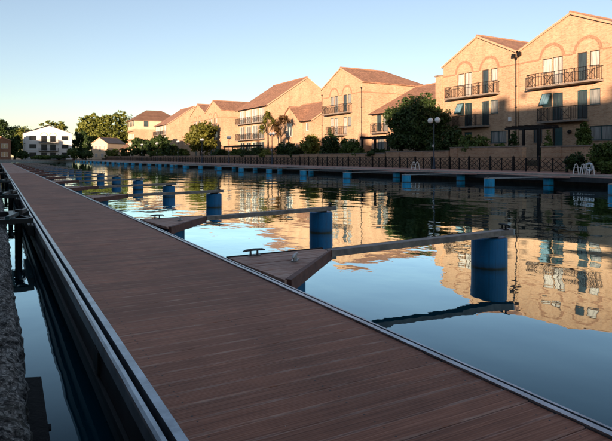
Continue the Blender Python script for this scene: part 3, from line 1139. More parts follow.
def para_house(label, yc, W, dep, ze, za, rows, X=FX, rz=-R(90), group=G, rd=None, mat='brick_yellow', roof='tiles_x', name='brick_house', base=BASE, balc=(), extra=None, chimney=None):
    t = thing(name, label, 'house', (X, yc, base), rz, group)
    ops = [(a, b, c - base, d - base) for (a, b, c, d, p, f) in rows]
    shell(t, W, dep, ze - base, za - base, ops, 'para', mat, rd)
    ro = roof_para(t, W, dep, ze - base, za - base, mat=roof, rd=rd)
    for a, b, c, d, p, f in rows:
        nm = 'balcony_door' if d - c > 1.7 else 'window'
        window(t, a, b, c - base, d - base, p, f, ((a + b) / 2,) if b - a > 1.0 else (), (), nm, sill=(nm == 'window'))
    for a, b, z in balc:
        balcony(t, a, b, z - base)
    if chimney is not None:
        c = MB().box(chimney - 0.45, chimney + 0.45, (rd or dep / 2) - 0.3, (rd or dep / 2) + 0.3, za - base - 0.6, za - base + 1.1)
        c.build('chimney', mat, ro)
    return t


def glazed_rows(W, top):
    L = []
    for z0, z1, p in ((top - 2.75, top - 0.45, 'pane_net'), (top - 5.6, top - 3.3, 'pane_grey'), (top - 8.4, top - 6.2, 'pane_dark')):
        for k in range(4):
            a = -W / 2 + 0.9 + k * (W - 1.8) / 4
            b = a + (W - 1.8) / 4 - 0.55
            L.append((a, b, z0, z1, p, 'white_paint'))
    return L


hF = para_house('tall house with glazed balconies and ridge along the canal, behind the palms', 90.15, 13.1, 14.6, 10.25, 15.1, glazed_rows(13.1, 10.2),
                rd=7.3, balc=((-5.8, 5.4, 7.35), (-5.8, 5.4, 4.5)))
hG = para_house('house with long street-side roof slope beyond the twin gables', 152.1, 13.3, 14.6, 10.25, 15.1, glazed_rows(13.3, 10.2),
                rd=7.3, balc=((-5.8, 5.4, 7.35), (-5.8, 5.4, 4.5)))
# low wing between B and C
wing = para_house('low wing with terracotta roof sloping up behind the big dark tree', 48.9, 11.3, 13.6, 6.75, 10.2,
                  [(-4.6, -3.7, 4.4, 6.4, 'pane_dark', 'teal_metal'), (-3.4, -2.4, 4.4, 6.4, 'pane_grey', 'teal_metal'), (-4.4, -3.2, 1.9, 3.6, 'pane_grey', 'teal_metal'),
                   (-0.5, 0.8, 4.8, 6.2, 'pane_dark', 'teal_metal'), (2.6, 3.8, 4.8, 6.2, 'pane_dark', 'teal_metal')], rd=6.8, balc=((-4.8, -2.2, 4.3),))
# low cottage between C and the tall house
cot = para_house('low cottage with small cross gable between pale gable house and tall house', 74.4, 11.6, 9.0, 6.95, 9.9,
                 [(-1.4, -0.6, 4.4, 6.3, 'pane_grey', 'white_paint'), (3.7, 4.5, 5.2, 6.4, 'pane_grey', 'white_paint'), (-1.6, -0.4, 1.9, 3.5, 'pane_dark', 'white_paint')], rd=4.5)
cg = MB()
cg.add([(-3.3, -0.5, -0.2), (2.4, -0.5, -0.2), (2.4, -0.5, 5.75), (-0.45, -0.5, 7.7), (-3.3, -0.5, 5.75), (-3.3, 3, -0.2), (2.4, 3, -0.2), (2.4, 3, 5.75), (-0.45, 3, 7.7), (-3.3, 3, 5.75)],
       [(0, 1, 2, 3, 4), (1, 6, 7, 2), (5, 0, 4, 9)])
cg.build('cross_gable', 'brick_yellow', cot)
MB().slab([(-3.55, -0.65, 5.70), (-0.45, -0.65, 7.88), (2.65, -0.65, 5.70), (2.65, 0.4, 5.70), (-0.45, 3.6, 7.88), (-3.55, 0.4, 5.70)], [(5, 4, 1, 0), (4, 3, 2, 1)], 0.14).build('gable_roof', 'tiles_y', cot)
for a, b, c, d in ((-1.3, 0.4, 3.3, 5.3), (-1.3, 0.4, 0.7, 2.3)):
    window(cot, a, b, c, d, 'pane_grey', 'white_paint', ((a + b) / 2,), T=lambda u, dd, z: (u, -0.5 + dd - 0.11, z))
arch(cot, -0.45, 5.3, 0.95)
cot.children[-1].location = (0, -0.505, 0)

# hipped block
hip = thing('apartment_block', 'four-storey block with hipped brown roof and pale top floor', 'apartment block', (FX, 190.9, BASE), -R(90))
rows = []
for z0, z1 in ((0.6, 2.1), (3.4, 5.0), (6.2, 7.8)):
    for a in (-3.9, -1.6, 0.8, 3.1):
        rows.append((a, a + 1.2, z0, z1, 'pane_grey', 'white_paint'))
W, dep = 10.0, 15.0
m = MB()
panel(m, Tf, -5, 5, -0.2, 9.3, [r[:4] for r in rows])
ts = lambda u, d, z: (5 - d, u, z)
m.add([(5, 0, -0.2), (5, dep, -0.2), (5, dep, 9.3), (5, 0, 9.3)], [(0, 1, 2, 3)])
m.add([(-5, 0, -0.2), (-5, dep, -0.2), (-5, dep, 9.3), (-5, 0, 9.3)], [(3, 2, 1, 0)])
m.add([(-5, dep, -0.2), (5, dep, -0.2), (5, dep, 9.3), (-5, dep, 9.3)], [(3, 2, 1, 0)])
m.build('wall', 'brick_yellow', hip)
for a, b, c, d, p, f in rows:
    window(hip, a, b, c, d, p, f, ((a + b) / 2,))
top = MB().box(-5.05, 5.05, -0.05, dep + 0.05, 9.302, 12.3).build('top_floor', 'cream_band', hip)
for y in (3.0,):
    MB().box(5.052, 5.08, y, y + 1.5, 10.2, 12.2).build('window', 'pane_dark', top)
for u in (-3.6, -1.2, 1.2, 3.4):
    MB().box(u, u + 1.0, -0.08, -0.052, 10.3, 12.0).build('window', 'pane_dark', top)
for z in (2.9, 5.7, 8.6):
    MB().box(-4.4, 4.4, -0.5, -0.01, z, z + 0.18).build('balcony', 'arch_brick', hip)
o = 0.6
MB().slab([(-5 - o, -o, 12.3), (5 + o, -o, 12.3), (5 + o, dep + o, 12.3), (-5 - o, dep + o, 12.3), (0, 5.0, 16.0), (0, dep - 5.0, 16.0)],
          [(0, 1, 4), (1, 2, 5, 4), (2, 3, 5), (3, 0, 4, 5)], 0.15).build('roof', 'tiles_brown', hip)

# small pale house at the end
sm = thing('pale_house', 'small pale gabled house with slate roof before the tall yellow-lit tree', 'house', (32.2, 205.3 + 6, 0.6), R(-52))
W, dep = 7.0, 9.0
ops = [(-2.3, -1.2, 3.6, 5.0), (-0.5, 0.6, 2.9, 5.0), (1.3, 2.3, 3.6, 5.0), (-2.2, -1.0, 0.8, 2.2), (0.6, 1.8, 0.8, 2.2)]
m = MB()
panel(m, Tf, -W / 2, W / 2, -0.2, 5.8, ops)
m.add([(-3.5, 0, 5.8), (3.5, 0, 5.8), (0, 0, 7.7)], [(0, 1, 2)])
m.add([(3.5, 0, -0.2), (3.5, dep, -0.2), (3.5, dep, 5.8), (3.5, 0, 5.8)], [(0, 1, 2, 3)])
m.add([(-3.5, 0, -0.2), (-3.5, dep, -0.2), (-3.5, dep, 5.8), (-3.5, 0, 5.8)], [(3, 2, 1, 0)])
m.add([(-3.5, dep, -0.2), (3.5, dep, -0.2), (3.5, dep, 5.8), (0, dep, 7.7), (-3.5, dep, 5.8)], [(4, 3, 2, 1, 0)])
m.build('wall', 'cream_band', sm)
for a, b, c, d in ops:
    window(sm, a, b, c, d, 'pane_grey', 'white_paint', ((a + b) / 2,))
roof_perp(sm, W, dep, 5.9, 7.85, 0, 0.25, 'tiles_slate')
an = thing('brick_annex', 'low tiled annex beside the small pale house', 'house', (40.5, 206.5, 0.6), R(-52))
m = MB()
panel(m, Tf, -3, 3, -0.2, 3.6, [(-1.8, -0.8, 1.0, 2.4), (0.8, 1.8, 1.0, 2.4)])
for s in (-1, 1):
    m.add([(s * 3, 0, -0.2), (s * 3, 7, -0.2), (s * 3, 7, 3.6), (s * 3, 3.5, 5.6), (s * 3, 0, 3.6)], [(0, 1, 2, 3, 4)])
m.build('wall', 'brick_yellow', an)
for a in (-1.8, 0.8):
    window(an, a, a + 1, 1.0, 2.4, 'pane_grey', 'white_paint')
roof_para(an, 6, 7, 3.7, 5.7, mat='tiles_brown')

# white house at the end of the basin
wh = thing('white_house', 'white three-storey gabled house with black balconies at the end of the basin', 'house', (15.7, 214.0, 0.62))
W, dep = 15.2, 12.0
wr = []
for z in (1.0, 3.9, 6.8):
    for a in (-6.0, 4.2):
        wr.append((a, a + 2.2, z - 0.1, z + 1.35, 'pane_black', 'black_metal'))
    for a in (-2.3, 0.5):
        wr.append((a, a + 1.8, z - 0.75, z + 1.35, 'pane_black', 'black_metal'))
m = MB()
panel(m, Tf, -W / 2, W / 2, -0.2, 9.2, [r[:4] for r in wr])
m.add([(-7.6, 0, 9.2), (7.6, 0, 9.2), (0, 0, 11.75)], [(0, 1, 2)])
for s in (-1, 1):
    m.add([(s * 7.6, 0, -0.2), (s * 7.6, dep, -0.2), (s * 7.6, dep, 9.2), (s * 7.6, 0, 9.2)], [(0, 1, 2, 3)])
m.add([(-7.6, dep, -0.2), (7.6, dep, -0.2), (7.6, dep, 9.2), (0, dep, 11.75), (-7.6, dep, 9.2)], [(4, 3, 2, 1, 0)])
m.build('wall', 'white_wall', wh)
for a, b, c, d, p, f in wr:
    window(wh, a, b, c, d, p, f, ((a + b) / 2,), fw=0.1, sill=False)
rw = roof_perp(wh, W, dep, 9.3, 11.9, 0, 0.3, 'tiles_slate')
for ch in rw.children:
    if ch.name.startswith('verge'):
        ch.data.materials[0] = MATS['black_metal']
for z in (2.95, 5.85):
    balcony(wh, -3.1, 3.1, z, 1.3, slab='black_metal', cross=False)
for u in (-1.4, 1.4):
    arch(wh, u, 8.15, 1.2, 'verge_buff', 0.16)
for z in (3.0, 6.0):
    MB().box(-7.58, -2.75, -0.02, 0.03, z, z + 0.1).build('string_course', 'cream_band', wh)
    MB().box(2.75, 7.58, -0.02, 0.03, z, z + 0.1).build('string_course', 'cream_band', wh)

# brick house where the walkway ends
lh = thing('brick_house', 'red brick house beside the end of the brown walkway', 'house', (-1.2, 209.0, 0.62))
ops = [(-4, -2.8, 1.0, 2.4), (2.4, 4.4, 0.9, 2.5), (-4, -2.8, 3.8, 5.2), (2.4, 4.4, 3.7, 5.2)]
shell(lh, 10.4, 9, 6.4, 8.6, ops, 'perp', 'brick_red')
roof_perp(lh, 10.4, 9, 6.4, 8.6, 0, 0.3, 'tiles_slate')
for a, b, c, d in ops:
    window(lh, a, b, c, d, 'pane_dark', 'white_paint', ((a + b) / 2,), fw=0.09)

# ------------------------------------------------------------------ the row on the near bank, behind the stone quay (it casts the evening shade)
GL = 'brick row behind the stone quay'
rowsL = glazed_rows(10.6, 9.5)
yy = -113.0
first = None
while yy < -13:
    t = para_house('tall brick house in the row behind the stone quay', yy + 5.3, 10.6, 12, 9.8, 13.5, rowsL if first is None else [], X=-8.5, rz=R(90), group=GL, base=0.4, chimney=3.5)
    first = 1
    yy += 10.7
yy = -4.5
while yy < 190:
    t = para_house('lower brick cottage in the row behind the stone quay', yy + 5, 9.6, 11, 7.6, 11.0, [(-3, -1.8, 1.3, 2.6, 'pane_dark', 'white_paint'), (1.8, 3, 1.3, 2.6, 'pane_dark', 'white_paint'), (-3, -1.8, 4.6, 5.9, 'pane_dark', 'white_paint'), (1.8, 3, 4.6, 5.9, 'pane_dark', 'white_paint')],
                   X=-8.5, rz=R(90), group='lower brick row behind the stone quay', base=0.4, chimney=3.0)
    yy += 10.4

# ------------------------------------------------------------------ garden walls, steps, railing
WX = 32.3


def garden_wall(ya, yb, z1, label):
    t = thing('garden_wall', label, 'wall', (WX, ya, QZ), 0, 'garden walls along the promenade')
    L = yb - ya
    MB().box(0, 0.31, 0, L, -0.1, z1 - QZ - 0.09).build('brickwork', 'brick_wall', t)
    MB().box(-0.05, 0.36, -0.02, L + 0.02, z1 - QZ - 0.088, z1 - QZ).build('coping', 'coping', t)
    for k in range(int(L / 3.2) + 1):
        y = min(L - 0.35, k * 3.2)
        MB().box(-0.07, -0.003, y, y + 0.34, -0.1, z1 - QZ - 0.09).build('pier', 'brick_wall', t)
    return t


ys = Yat(541, WX), Yat(523, WX)
garden_wall(8.0, ys[0], 2.2, 'garden wall under the ivy-covered pier, near the ladder rails')
garden_wall(ys[1], Yat(450, WX), 2.25, 'garden wall with trailing greenery beside the steps')
garden_wall(Yat(449, WX), Yat(386, WX), 2.0, 'garden wall below the big dark tree')
garden_wall(Yat(385, WX), Yat(300, WX), 1.85, 'garden wall below the pergola and pale gable house')
garden_wall(Yat(299, WX), Yat(214, WX), 1.75, 'garden wall below the palms')
garden_wall(Yat(213, WX), 198, 1.7, 'long garden wall below the yellow-green tree and hedges')
st = thing('garden_steps', 'short brick steps rising between two garden walls', 'steps', (WX, ys[0], QZ))
for k in range(4):
    MB().box(0.0 + k * 0.26, 1.05, 0.03, ys[1] - ys[0] - 0.03, k * 0.17, k * 0.17 + 0.168).build('step', 'brick_wall', st)
MB().bar((0.0, 0.14, 0.1), (1.0, 0.14, 1.55), 0.04).build('handrail', 'black_metal', st)
MB().box(-0.02, 0.03, 0.12, 0.17, 0.0, 0.9).build('rail_post', 'black_metal', st)

RX = 31.0
rl = thing('promenade_railing', 'black iron railing with crossed panels along the promenade', 'railing', (RX, 0, QZ))
ry0, pitch = Yat(567, RX), 1.03
npost = 165
pa = MB().box(-0.06, 0.06, -0.06, 0.06, 0, 0.98)
pa.add([(-0.05, -0.05, 0.98), (0.05, -0.05, 0.98), (0.05, 0.05, 0.98), (-0.05, 0.05, 0.98), (0, 0, 1.05)], [(0, 1, 4), (1, 2, 4), (2, 3, 4), (3, 0, 4), (3, 2, 1, 0)])
pa = pa.mesh('post', 'black_metal')
pb = MB().box(-0.035, 0.035, -0.035, 0.035, 0, 0.90).mesh('post', 'black_metal')
lm = MB()
a, b = 0.05, pitch - 0.05
lm.bar((0, a, 0.12), (0, b, 0.84), 0.032)
lm.bar((0.004, a, 0.84), (0.004, b, 0.12), 0.032)
mid = (a + b) / 2
for (p, q) in (((a, 0.48), (mid, 0.84)), ((mid, 0.84), (b, 0.48)), ((b, 0.48), (mid, 0.12)), ((mid, 0.12), (a, 0.48))):
    lm.bar((-0.006, *p), (-0.006, *q), 0.026)
ring = [(0.0, mid + 0.15 * math.cos(k * math.pi / 7), 0.48 + 0.15 * math.sin(k * math.pi / 7)) for k in range(15)]
for p, q in zip(ring, ring[1:]):
    lm.bar(p, q, 0.018)
lm = lm.mesh('lattice', 'black_metal')
for k in range(npost):
    y = ry0 + k * pitch
    link('post', pa if k % 2 == 0 else pb, rl, (0, y, 0))
    if k < 120:
        link('lattice', lm, rl, (0, y, 0))
far = MB()
for k in range(120, npost):
    y = ry0 + k * pitch
    far.bar((0, y + a, 0.12), (0, y + b, 0.84), 0.022)
    far.bar((0.004, y + a, 0.84), (0.004, y + b, 0.12), 0.022)
o = far.build('far_lattice', 'black_metal', rl)
o['kind'] = 'stuff'
yl = ry0 + npost * pitch
MB().box(-0.03, 0.03, ry0, yl, 0.86, 0.91).build('top_rail', 'black_metal', rl)
MB().box(-0.018, 0.018, ry0, yl, 0.08, 0.11).build('bottom_rail', 'black_metal', rl)


# ------------------------------------------------------------------ street lamps


def make_lamp():
    t = thing('street_lamp', 'black promenade lamp with two white globes by the iron railing', 'street lamp', (0, 0, QZ), group='twin-globe lamps along the promenade')
    p = MB()
    p.tube([(0, 0, 0), (0, 0, 0.25), (0, 0, 0.9), (0, 0, 0.95), (0, 0, 3.62)], [0.13, 0.11, 0.085, 0.055, 0.04], 12)
    p.build('column', 'lamp_blue', t)
    a = MB()
    for s in (-1, 1):
        a.tube([(0, 0, 3.45), (0, s * 0.2, 3.48), (0, s * 0.42, 3.55), (0, s * 0.42, 3.66)], 0.022, 8)
    a.build('arm', 'black_metal', t)
    for s in (-1, 1):
        g = MB().sphere((0, s * 0.42, 3.88), 0.225, 18, 12).build('globe', 'globe', t, True)
        MB().tube([(0, s * 0.42, 3.64), (0, s * 0.42, 3.70)], 0.10, 10).build('gallery', 'black_metal', g)
    MB().box(-0.12, -0.085, -0.05, 0.05, 1.75, 1.95).build('notice', 'white_paint', t)
    return t


plain('lamp_blue', (0.012, 0.03, 0.06), 0.4, var=0.2)
l0 = make_lamp()
index_kids()
for i, px in enumerate((434, 272, 229, 202, 178, 157, 142)):
    t = l0 if i == 0 else copy_tree(l0)
    t.location = (30.5, Yat(px, 30.5), QZ)
    t['label'] = 'black lamp with two white globes by the railing, ' + ('beside the big dark tree', 'in front of the palms', 'before the glazed balconies',
                                                                       'before the yellow-green tree', 'by the dome-shaped bush', 'before the long roof', 'before the hipped block')[i]

# ------------------------------------------------------------------ pergolas


def pergola(ya, yb, x, z1, label):
    t = thing('pergola', label, 'pergola', (x, ya, BASE))
    L, h = yb - ya, z1 - BASE
    for y in (0.1, L / 2, L - 0.1):
        for dx in (0, 1.6):
            MB().box(dx - 0.06, dx + 0.06, y - 0.06, y + 0.06, -0.1, h).build('post', 'black_metal', t)
    for dx in (0, 1.6):
        MB().box(dx - 0.04, dx + 0.04, -0.3, L + 0.3, h + 0.002, h + 0.16).build('beam', 'black_metal', t)
    k = 0
    while k * 0.6 < L:
        MB().box(-0.35, 1.95, k * 0.6 - 0.025, k * 0.6 + 0.025, h + 0.162, h + 0.27).build('rafter', 'black_metal', t)
        k += 1
    return t


pergola(Yat(541, 35.5), Yat(508, 35.5), 35.5, 3.6, 'black timber pergola between the two nearest gable houses')
pergola(Yat(390, 34.8), Yat(362, 34.8), 34.8, 3.35, 'black timber pergola beside the pale gable house')
pergola(Yat(252, 34.8), Yat(224, 34.8), 34.8, 3.1, 'black timber pergola in front of the tall balconied house')

# ------------------------------------------------------------------ ladder rails, life ring


def ladder(px, label):
    y = Yat(px, 27.4)
    t = thing('boarding_ladder', label, 'ladder', (27.4, y, QZ), 0, 'white ladder rails on the promenade edge')
    for s in (-1, 1):
        MB().tube([(-0.3, s * 0.2, 0.02), (-0.2, s * 0.2, 0.40), (-0.12, s * 0.2, 0.56), (0.0, s * 0.2, 0.58), (0.08, s * 0.2, 0.46), (0.16, s * 0.2, 0.0)], 0.025, 8).build('rail', 'white_paint', t)
    for z in (0.16, 0.40):
        MB().tube([(-0.26 + z * 0.2, -0.2, z), (-0.26 + z * 0.2, 0.2, z)], 0.014, 6).build('rung', 'white_paint', t)
    return t


ladder(580, 'white tubular ladder rails on the quay below the big right-hand shrub')
ladder(589, 'white tubular ladder rails on the quay beside the pale life ring')
ladder(416, 'white tubular ladder rails on the quay near the twin-globe lamp')
ring = thing('life_ring', 'pale life ring on a short post among the white ladder rails', 'life ring', (28.0, Yat(590.5, 28.0), QZ))
MB().box(-0.03, 0.03, -0.03, 0.03, 0, 0.6).build('post', 'black_metal', ring)
pts = [(-0.10, 0.19 * math.cos(k * math.pi / 9), 0.42 + 0.19 * math.sin(k * math.pi / 9)) for k in range(19)]
MB().tube(pts, 0.06, 10).build('ring', 'ring_pale', ring, True)

# ------------------------------------------------------------------ plants


def leaf_mesh(name, blobs, n, size, mat, clump=0.28, per=26, droop=0.0):
    """n leaf-sized faces gathered in clumps through the outer volume of ellipsoid blobs"""
    vol = np.array([b[3] * b[4] * b[5] for b in blobs]) ** 0.75
    vol = vol / vol.sum()
    nc = max(4, n // per)
    ib = rng.choice(len(blobs), nc, p=vol)
    B = np.array(blobs)[ib]
    d = rng.normal(size=(nc, 3))
    d /= np.linalg.norm(d, axis=1)[:, None]
    rad = rng.uniform(0.35, 1.0, nc) ** 0.5
    rad *= 1 + 0.22 * np.sin(d[:, 0] * 5 + B[:, 0]) * np.sin(d[:, 2] * 6 + 1.3)
    cc = B[:, :3] + d * rad[:, None] * B[:, 3:6]
    k = rng.integers(0, nc, n)
    cr = (clump * B[k, 3:6].mean(axis=1))[:, None]
    p = cc[k] + rng.normal(size=(n, 3)) * cr * np.array([0.6, 0.6, 0.42])
    nn = d[k] * 0.8 + rng.normal(size=(n, 3)) * 0.7 + np.array([0, 0, 0.45])
    nn /= np.linalg.norm(nn, axis=1)[:, None]
    t = np.cross(nn, rng.normal(size=(n, 3)))
    t /= np.linalg.norm(t, axis=1)[:, None] + 1e-9
    b = np.cross(nn, t)
    s = size * rng.uniform(0.6, 1.4, n)[:, None]
    q = np.stack([p - t * s, p + b * s * 0.55 + nn * s * 0.12, p + t * s, p - b * s * 0.55 + nn * s * 0.12], 1).reshape(-1, 3)
    me = bpy.data.meshes.new(name)
    me.vertices.add(4 * n)
    me.vertices.foreach_set('co', q.astype(np.float32).ravel())
    me.loops.add(4 * n)
    me.loops.foreach_set('vertex_index', np.arange(4 * n, dtype=np.int32))
    me.polygons.add(n)
    me.polygons.foreach_set('loop_start', np.arange(0, 4 * n, 4, dtype=np.int32))
    me.polygons.foreach_set('loop_total', np.full(n, 4, dtype=np.int32))
    me.materials.append(MATS[mat])
    me.update(calc_edges=True)
    me.validate()
    return me


def blobset(W, D_, z0, z1, k=9, seed=0):
    rs = np.random.default_rng(seed)
    H = z1 - z0
    out = [(0, 0, (z0 + z1) / 2, W * 0.36, D_ * 0.36, H * 0.40)]
    for i in range(k):
        a = rs.uniform(0, 6.28)
        zz = rs.uniform(0.12, 0.90)
        w = math.sin(math.pi * (0.14 + 0.76 * zz)) * 0.36
        r = rs.uniform(0.13, 0.22)
        out.append((W * w * math.cos(a), D_ * w * math.sin(a), z0 + H * zz, W * r, D_ * r, H * r * 0.85))
    for i in range(k):          # loose sprays that break the outline
        a = rs.uniform(0, 6.28)
        zz = rs.uniform(0.2, 0.97)
        w = math.sin(math.pi * (0.10 + 0.80 * zz)) * rs.uniform(0.42, 0.54)
        r = rs.uniform(0.045, 0.085)
        out.append((W * w * math.cos(a), D_ * w * math.sin(a), z0 + H * zz, W * r, D_ * r, H * r * 0.8))
    return out


def tree(name, label, X, Y, base, W, D_, z0, z1, n, size, mat, cat='tree', group=None, seed=0, trunk=0.16):
    t = thing(name, label, cat, (X, Y, base), 0, group)
    rs = np.random.default_rng(seed + 5)
    bl = blobset(W, D_, z0 - base, z1 - base, 11, seed)
    m = MB()
    H = z1 - base
    hz = max(0.3, (z0 - base) + (z1 - z0) * 0.35)
    m.tube([(0, 0, -0.15), (0.03, 0.02, hz * 0.35), (0.0, 0.06, hz * 0.7), (0.05, 0, hz), (0.02, 0.03, base * 0 + hz + (z1 - z0) * 0.35)],
           [trunk * 1.35, trunk, trunk * 0.85, trunk * 0.65, trunk * 0.2], 9)
    for b in bl[1:8]:
        s = rs.uniform(0.45, 0.9) * hz
        m.tube([(0.02, 0.03, s), (b[0] * 0.5, b[1] * 0.5, s + (b[2] - s) * 0.6), (b[0], b[1], b[2])], [trunk * 0.5, trunk * 0.32, trunk * 0.1], 6)
    m.build('trunk', 'bark', t, True)
    link('crown', leaf_mesh('crown', bl, n, size, mat), t)
    return t


def shrub(label, X, Y, base, W, D_, z1, n, size, mat, name='shrub', group=None, seed=0, cat='shrub', z0=None):
    t = thing(name, label, cat, (X, Y, base), 0, group)
    h = z1 - base
    z0 = (z0 - base) if z0 is not None else 0.0
    bl = blobset(W, D_, z0, h, 8, seed)
    m = MB()
    for k in range(4):
        a = k * 1.7 + seed
        m.tube([(0.05 * math.cos(a), 0.05 * math.sin(a), -0.08), (W * 0.12 * math.cos(a), D_ * 0.12 * math.sin(a), h * 0.35), (W * 0.22 * math.cos(a), D_ * 0.22 * math.sin(a), h * 0.7)],
               [0.05, 0.035, 0.012], 6)
    m.build('stem', 'bark', t)
    link('foliage', leaf_mesh('foliage', bl, n, size, mat), t)
    return t


def place(px0, px1, y0, y1, X):
    """px extents -> centre Y, width along the facade, top z"""
    pm_ = (px0 + px1) / 2
    Dm = Dat(pm_, X)
    w = (px1 - px0) * Dm / F
    return Yat(pm_, X), w, Zat(pm_, y0, X), Zat(pm_, y1, X)


def auto_tree(name, label, px0, px1, y0, y1, X, n, size, mat, seed, base=BASE, trunk=0.16, cat='tree', group=None, dscale=1.0):
    y, w, zt, zb = place(px0, px1, y0, y1, X)
    return tree(name, label, X, y, base, w * dscale, w * dscale, max(base + 0.25, zb), zt, n, size, mat, cat, group, seed, trunk)


def auto_shrub(label, px0, px1, y0, X, n, size, mat, seed, base=BASE, name='shrub', cat='shrub', z0=None):
    y, w, zt, zb = place(px0, px1, y0, 160, X)
    return shrub(label, X, y, base, w, min(w, 2.6), zt, n, size, mat, name, None, seed, cat, z0)


auto_tree('broadleaf_tree', 'big dense dark green tree behind the twin-globe lamp', 387, 447, 91, 152, 35.6, 26000, 0.13, 'leaf_dark', 3, trunk=0.2)
auto_tree('broadleaf_tree', 'rounded yellow-green tree in front of the twin gables', 184, 217, 124, 155, 35.0, 9000, 0.24, 'leaf_yellow', 9, trunk=0.18)
auto_tree('broadleaf_tree', 'dark leafy tree left of the yellow-green tree, by the long roof', 147, 170, 135, 156, 35.0, 6000, 0.30, 'leaf_dark', 14)
auto_tree('broadleaf_tree', 'dark leafy tree standing before the hipped block', 130, 150, 138, 157, 35.5, 5500, 0.32, 'leaf_dark', 15)
auto_shrub('clipped dome-shaped bush between dark trees and yellow-green tree', 163, 180, 144, 33.6, 3500, 0.2, 'leaf_dark', 16)
auto_shrub('light green low hedge before the dark leafy trees', 148, 165, 150, 33.4, 3000, 0.2, 'leaf_mid', 17)
auto_shrub('sprawling dark bush at the foot of the pale gable house', 320, 340, 129, 34.2, 6000, 0.11, 'leaf_dark', 21)
auto_shrub('mid green bush between dark bush and pergola', 338, 362, 138, 34.0, 6000, 0.10, 'leaf_mid', 22)
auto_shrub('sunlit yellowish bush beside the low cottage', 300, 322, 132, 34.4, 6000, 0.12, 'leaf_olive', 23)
auto_shrub('round dark bush below the palms', 274, 299, 141, 33.8, 6000, 0.12, 'leaf_dark', 24)
auto_shrub('dark bush between palms and balconied house', 250, 268, 146, 33.8, 4000, 0.13, 'leaf_dark', 25)
auto_shrub('low mixed bush under the glazed balconies', 228, 248, 149, 33.8, 3500, 0.14, 'leaf_mid', 26)
auto_shrub('trailing light green bush spilling over the garden wall', 455, 493, 136, 33.4, 7000, 0.09, 'leaf_mid', 27)
auto_shrub('leafy bush filling the gap beside the big dark tree', 440, 462, 126, 34.6, 6000, 0.10, 'leaf_dark', 28)
auto_shrub('small dark climber at the black pergola post', 508, 518, 132, 34.8, 2500, 0.07, 'leaf_dark', 29)
auto_shrub('large loose shrub on the promenade beside the life ring', 587, 628, 141, 30.2, 12000, 0.07, 'leaf_mid', 30, QZ)
auto_shrub('dark shrub at the end of the iron railing', 565, 587, 152, 30.4, 7000, 0.06, 'leaf_dark', 31, QZ)
auto_shrub('climbing ivy mass covering a pier between door and window', 577, 591, 121, 37.4, 6000, 0.09, 'leaf_mid', 32, name='ivy', cat='climber')
# conical shrub
yc, w, zt, zb = place(543, 554, 129, 147, 35.0)
cs = thing('conical_shrub', 'small clipped conical conifer before the teal door', 'shrub', (35.0, yc, BASE))
MB().tube([(0, 0, -0.1), (0, 0, 1.0)], [0.05, 0.03], 6).build('stem', 'bark', cs)
bl = [(0, 0, 0.25 + (zt - BASE - 0.3) * q, 0.5 * (1 - q) + 0.06, 0.5 * (1 - q) + 0.06, 0.28) for q in np.linspace(0, 1, 8)]
link('foliage', leaf_mesh('foliage', bl, 4500, 0.055, 'leaf_mid', clump=0.2), cs)


# cordyline palms: trunk and heads of long strap leaves
def palm(label, X, px, ytop, base, heads, seed, mat):
    y = Yat(px, X)
    t = thing('palm_tree', label, 'palm', (X, y, base))
    rs = np.random.default_rng(seed)
    H = Zat(px, ytop, X) - base
    tr = MB()
    tr.tube([(0, 0, -0.1), (0.05, 0.05, H * 0.3), (0, 0, H * 0.5)], [0.16, 0.13, 0.11], 8)
    lf = MB()
    for k in range(heads):
        a = 6.28 * k / heads + 0.4
        hx, hy, hz = 0.9 * math.cos(a) * (k > 0), 0.9 * math.sin(a) * (k > 0), H * (0.82 - 0.13 * (k % 3))
        tr.tube([(0, 0, H * 0.45), (hx * 0.6, hy * 0.6, H * 0.58), (hx, hy, hz)], [0.10, 0.08, 0.07], 7)
        for j in range(150):
            az, el = rs.uniform(0, 6.28), rs.uniform(-0.5, 1.4)
            L = rs.uniform(0.8, 1.35)
            d = Vector((math.cos(az) * math.cos(el), math.sin(az) * math.cos(el), math.sin(el)))
            s = d.cross(Vector((0, 0, 1)))
            s = s.normalized() * 0.055 if s.length > 0.01 else Vector((0.03, 0, 0))
            p0 = Vector((hx, hy, hz))
            p1 = p0 + d * L * 0.55
            p2 = p0 + d * L + Vector((0, 0, -0.30 * L))
            lf.add([p0 - s * 0.6, p0 + s * 0.6, p1 + s, p1 - s, p2], [(0, 1, 2, 3), (3, 2, 4)])
    tr.build('trunk', 'bark', t)
    lf.build('crown', mat, t)
    return t


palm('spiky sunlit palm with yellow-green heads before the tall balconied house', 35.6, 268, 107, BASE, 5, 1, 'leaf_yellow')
palm('darker spiky palm with rust-brown heads beside the sunlit palm', 36.0, 281, 112, BASE, 4, 2, 'leaf_rust')

# ------------------------------------------------------------------ far trees and hedges


def far_tree(label, px0, px1, y0, y1, D_, n, size, mat, seed, base=0.62, name='broadleaf_tree', group=None, cat='tree'):
    pm_ = (px0 + px1) / 2
    X = (pm_ - VX) * CT * D_ / F
    Y = (D_ - X * ST) / CT
    w = (px1 - px0) * D_ / F
    zt, zb = EYE - (y0 - HY) * D_ / F, EYE - (y1 - HY) * D_ / F
    return tree(name, label, X, Y, base, w, min(w, 10), max(base + 0.3, zb), zt, n, size, mat, cat, group, seed, 0.3)


